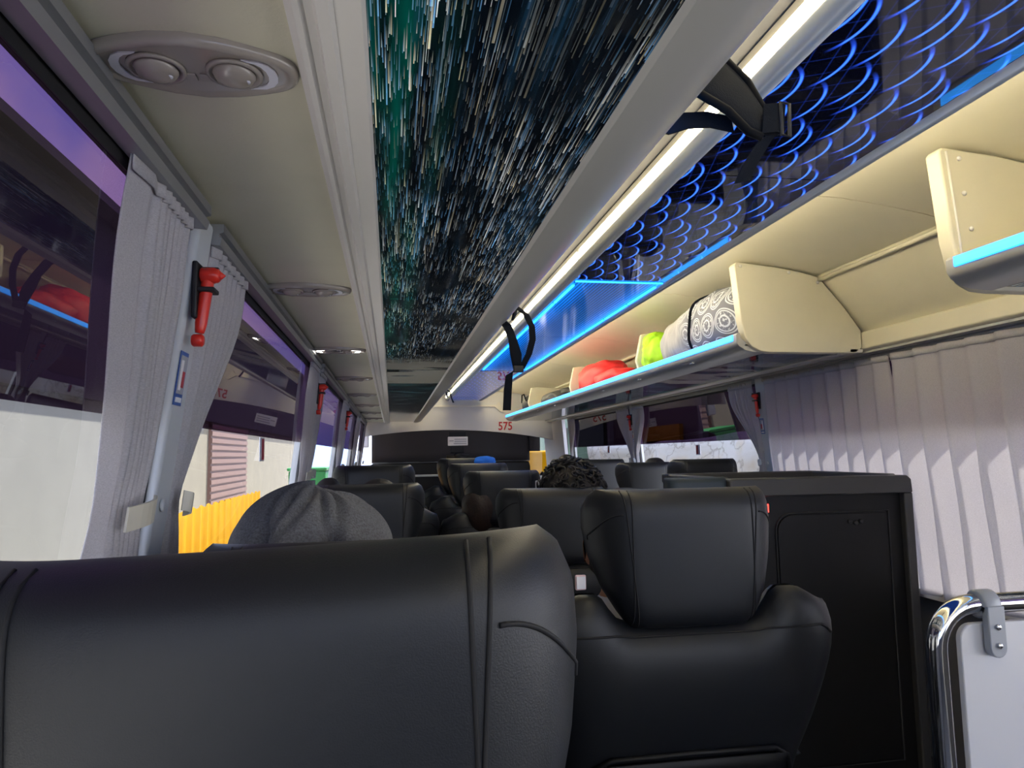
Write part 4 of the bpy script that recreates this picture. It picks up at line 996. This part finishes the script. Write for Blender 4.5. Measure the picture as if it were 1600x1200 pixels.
MB().box(-4.6, -4.4, 13.5, 40, -1.25, 5.0).build('wall', 'out_beige', lb_)
MB().box(-6.6, -4.0, -8, 40, 4.95, 5.08).build('roof_edge', 'out_dark', lb_)
MB().box(-4.39, -4.30, -8, 40, 2.2, 4.95).build('fascia', 'out_dark', lb_)
sht = MB().box(-4.4, -4.34, 18.2, 22.5, -.9, 2.2).build('shutter', 'out_brown', lb_)
for i in range(18): MB().box(-4.34, -4.31, 18.2, 22.5, -.85 + i * .17, -.74 + i * .17).build('slat', 'out_brown', sht)
yt = MB().quad_grid(lambda i, j: (-1.62 + .02 * math.sin(i * 1.1), lerp(5.7, 9.3, i / 90), lerp(-1.2, .90 + .012 * math.sin(i * 2.1), j)), 91, 2).build('yellow_curtain', 'yellow', None, smooth=True, solid=.004)
tag(yt, 'bright yellow pleated tarpaulin outside the second left window', 'tarpaulin')
for yy, lb in ((5.35, 'pale green pole left of the yellow tarpaulin'), (5.62, 'pale green pole at the edge of the yellow tarpaulin')):
    p = thing('pole', lb, 'pole', (-1.6, yy, -1.25)); MB().tube([(-1.6, yy, -1.25), (-1.6, yy, 2.4)], .04, 12).build('shaft', 'pole', p, smooth=True)
    MB().box(-1.65, -1.55, yy - .05, yy + .05, .55, .60).build('collar', 'pole', p, bevel=.01)
gb = thing('green_crate', 'bright green box outside behind the second left pillar', 'box', (-1.27, 11.6, -1.25))
MB().box(-1.55, -1.0, 11.2, 12.0, -1.25, 1.10).build('body', 'green', gb, bevel=.03, auto=40)
MB().box(-1.57, -.98, 11.18, 12.02, 1.10, 1.15).build('lid', 'green', gb, bevel=.02)
rk = MB()
def rkP(i, j):
    y = lerp(7.0, 15.5, i / 50); z = lerp(-1.25, 1.46, j / 20); return (4.6 + .10 * math.sin(y * 2.1 + z) + .06 * math.sin(z * 4.7 + y * .7), y, z)
rk.quad_grid(rkP, 51, 21); rw = rk.build('stone_wall', 'marble', None, smooth=True, solid=.25)
tag(rw, 'pale veined stone wall outside the right windows', 'wall')
ub = thing('depot_building', 'dark building rising behind the pale stone wall on the right', 'building', (5.4, 10, -1.25))
MB().box(5.0, 6.0, 4.5, 30, -1.25, 6.0).build('wall', mat('dark_maroon_sheet', (.035, .012, .018), .7), ub)
MB().box(4.93, 5.0, 11.6, 13.9, 1.50, 1.78).build('yellow_sign', 'yellow', ub)
for yy in (9.0, 10.6, 15.5, 18.0): MB().box(4.9, 5.0, yy, yy + .16, -1.25, 6.0).build('post', 'out_white', ub)
gs = thing('kiosk', 'dark green kiosk with pale posters outside the far right window', 'kiosk', (4.2, 17, -1.25))
MB().box(4.2, 4.88, 15.9, 20.5, -1.25, 3.4).build('body', mat('dark_green_paint', (.05, .11, .07), .6), gs)
for i, (a, b) in enumerate(((16.6, 17.4), (18.6, 19.1))): MB().box(4.17, 4.2, a, b, .8, 1.9).build('poster', 'out_white', gs)
MB().box(4.16, 4.2, 15.9, 20.5, .55, .72).build('counter', 'out_white', gs)
yv = thing('yellow_van', 'yellow and white vehicle glimpsed at the front right corner', 'vehicle', (2.6, 14, -1.25))
MB().box(2.45, 3.2, 13.2, 17, .9, 1.36).build('cab', 'yellow', yv, bevel=.06, auto=40)
MB().box(2.45, 3.2, 13.2, 17, -.6, .9).build('body', 'out_white', yv, bevel=.06, auto=40)
for yy in (13.9, 16.2): MB().lathe([(.05, -.1), (.36, -.1), (.38, 0), (.36, .1), (.05, .1)], (2.5, yy, -.88), 'x', 24).build('wheel', 'rubber', yv, smooth=True)
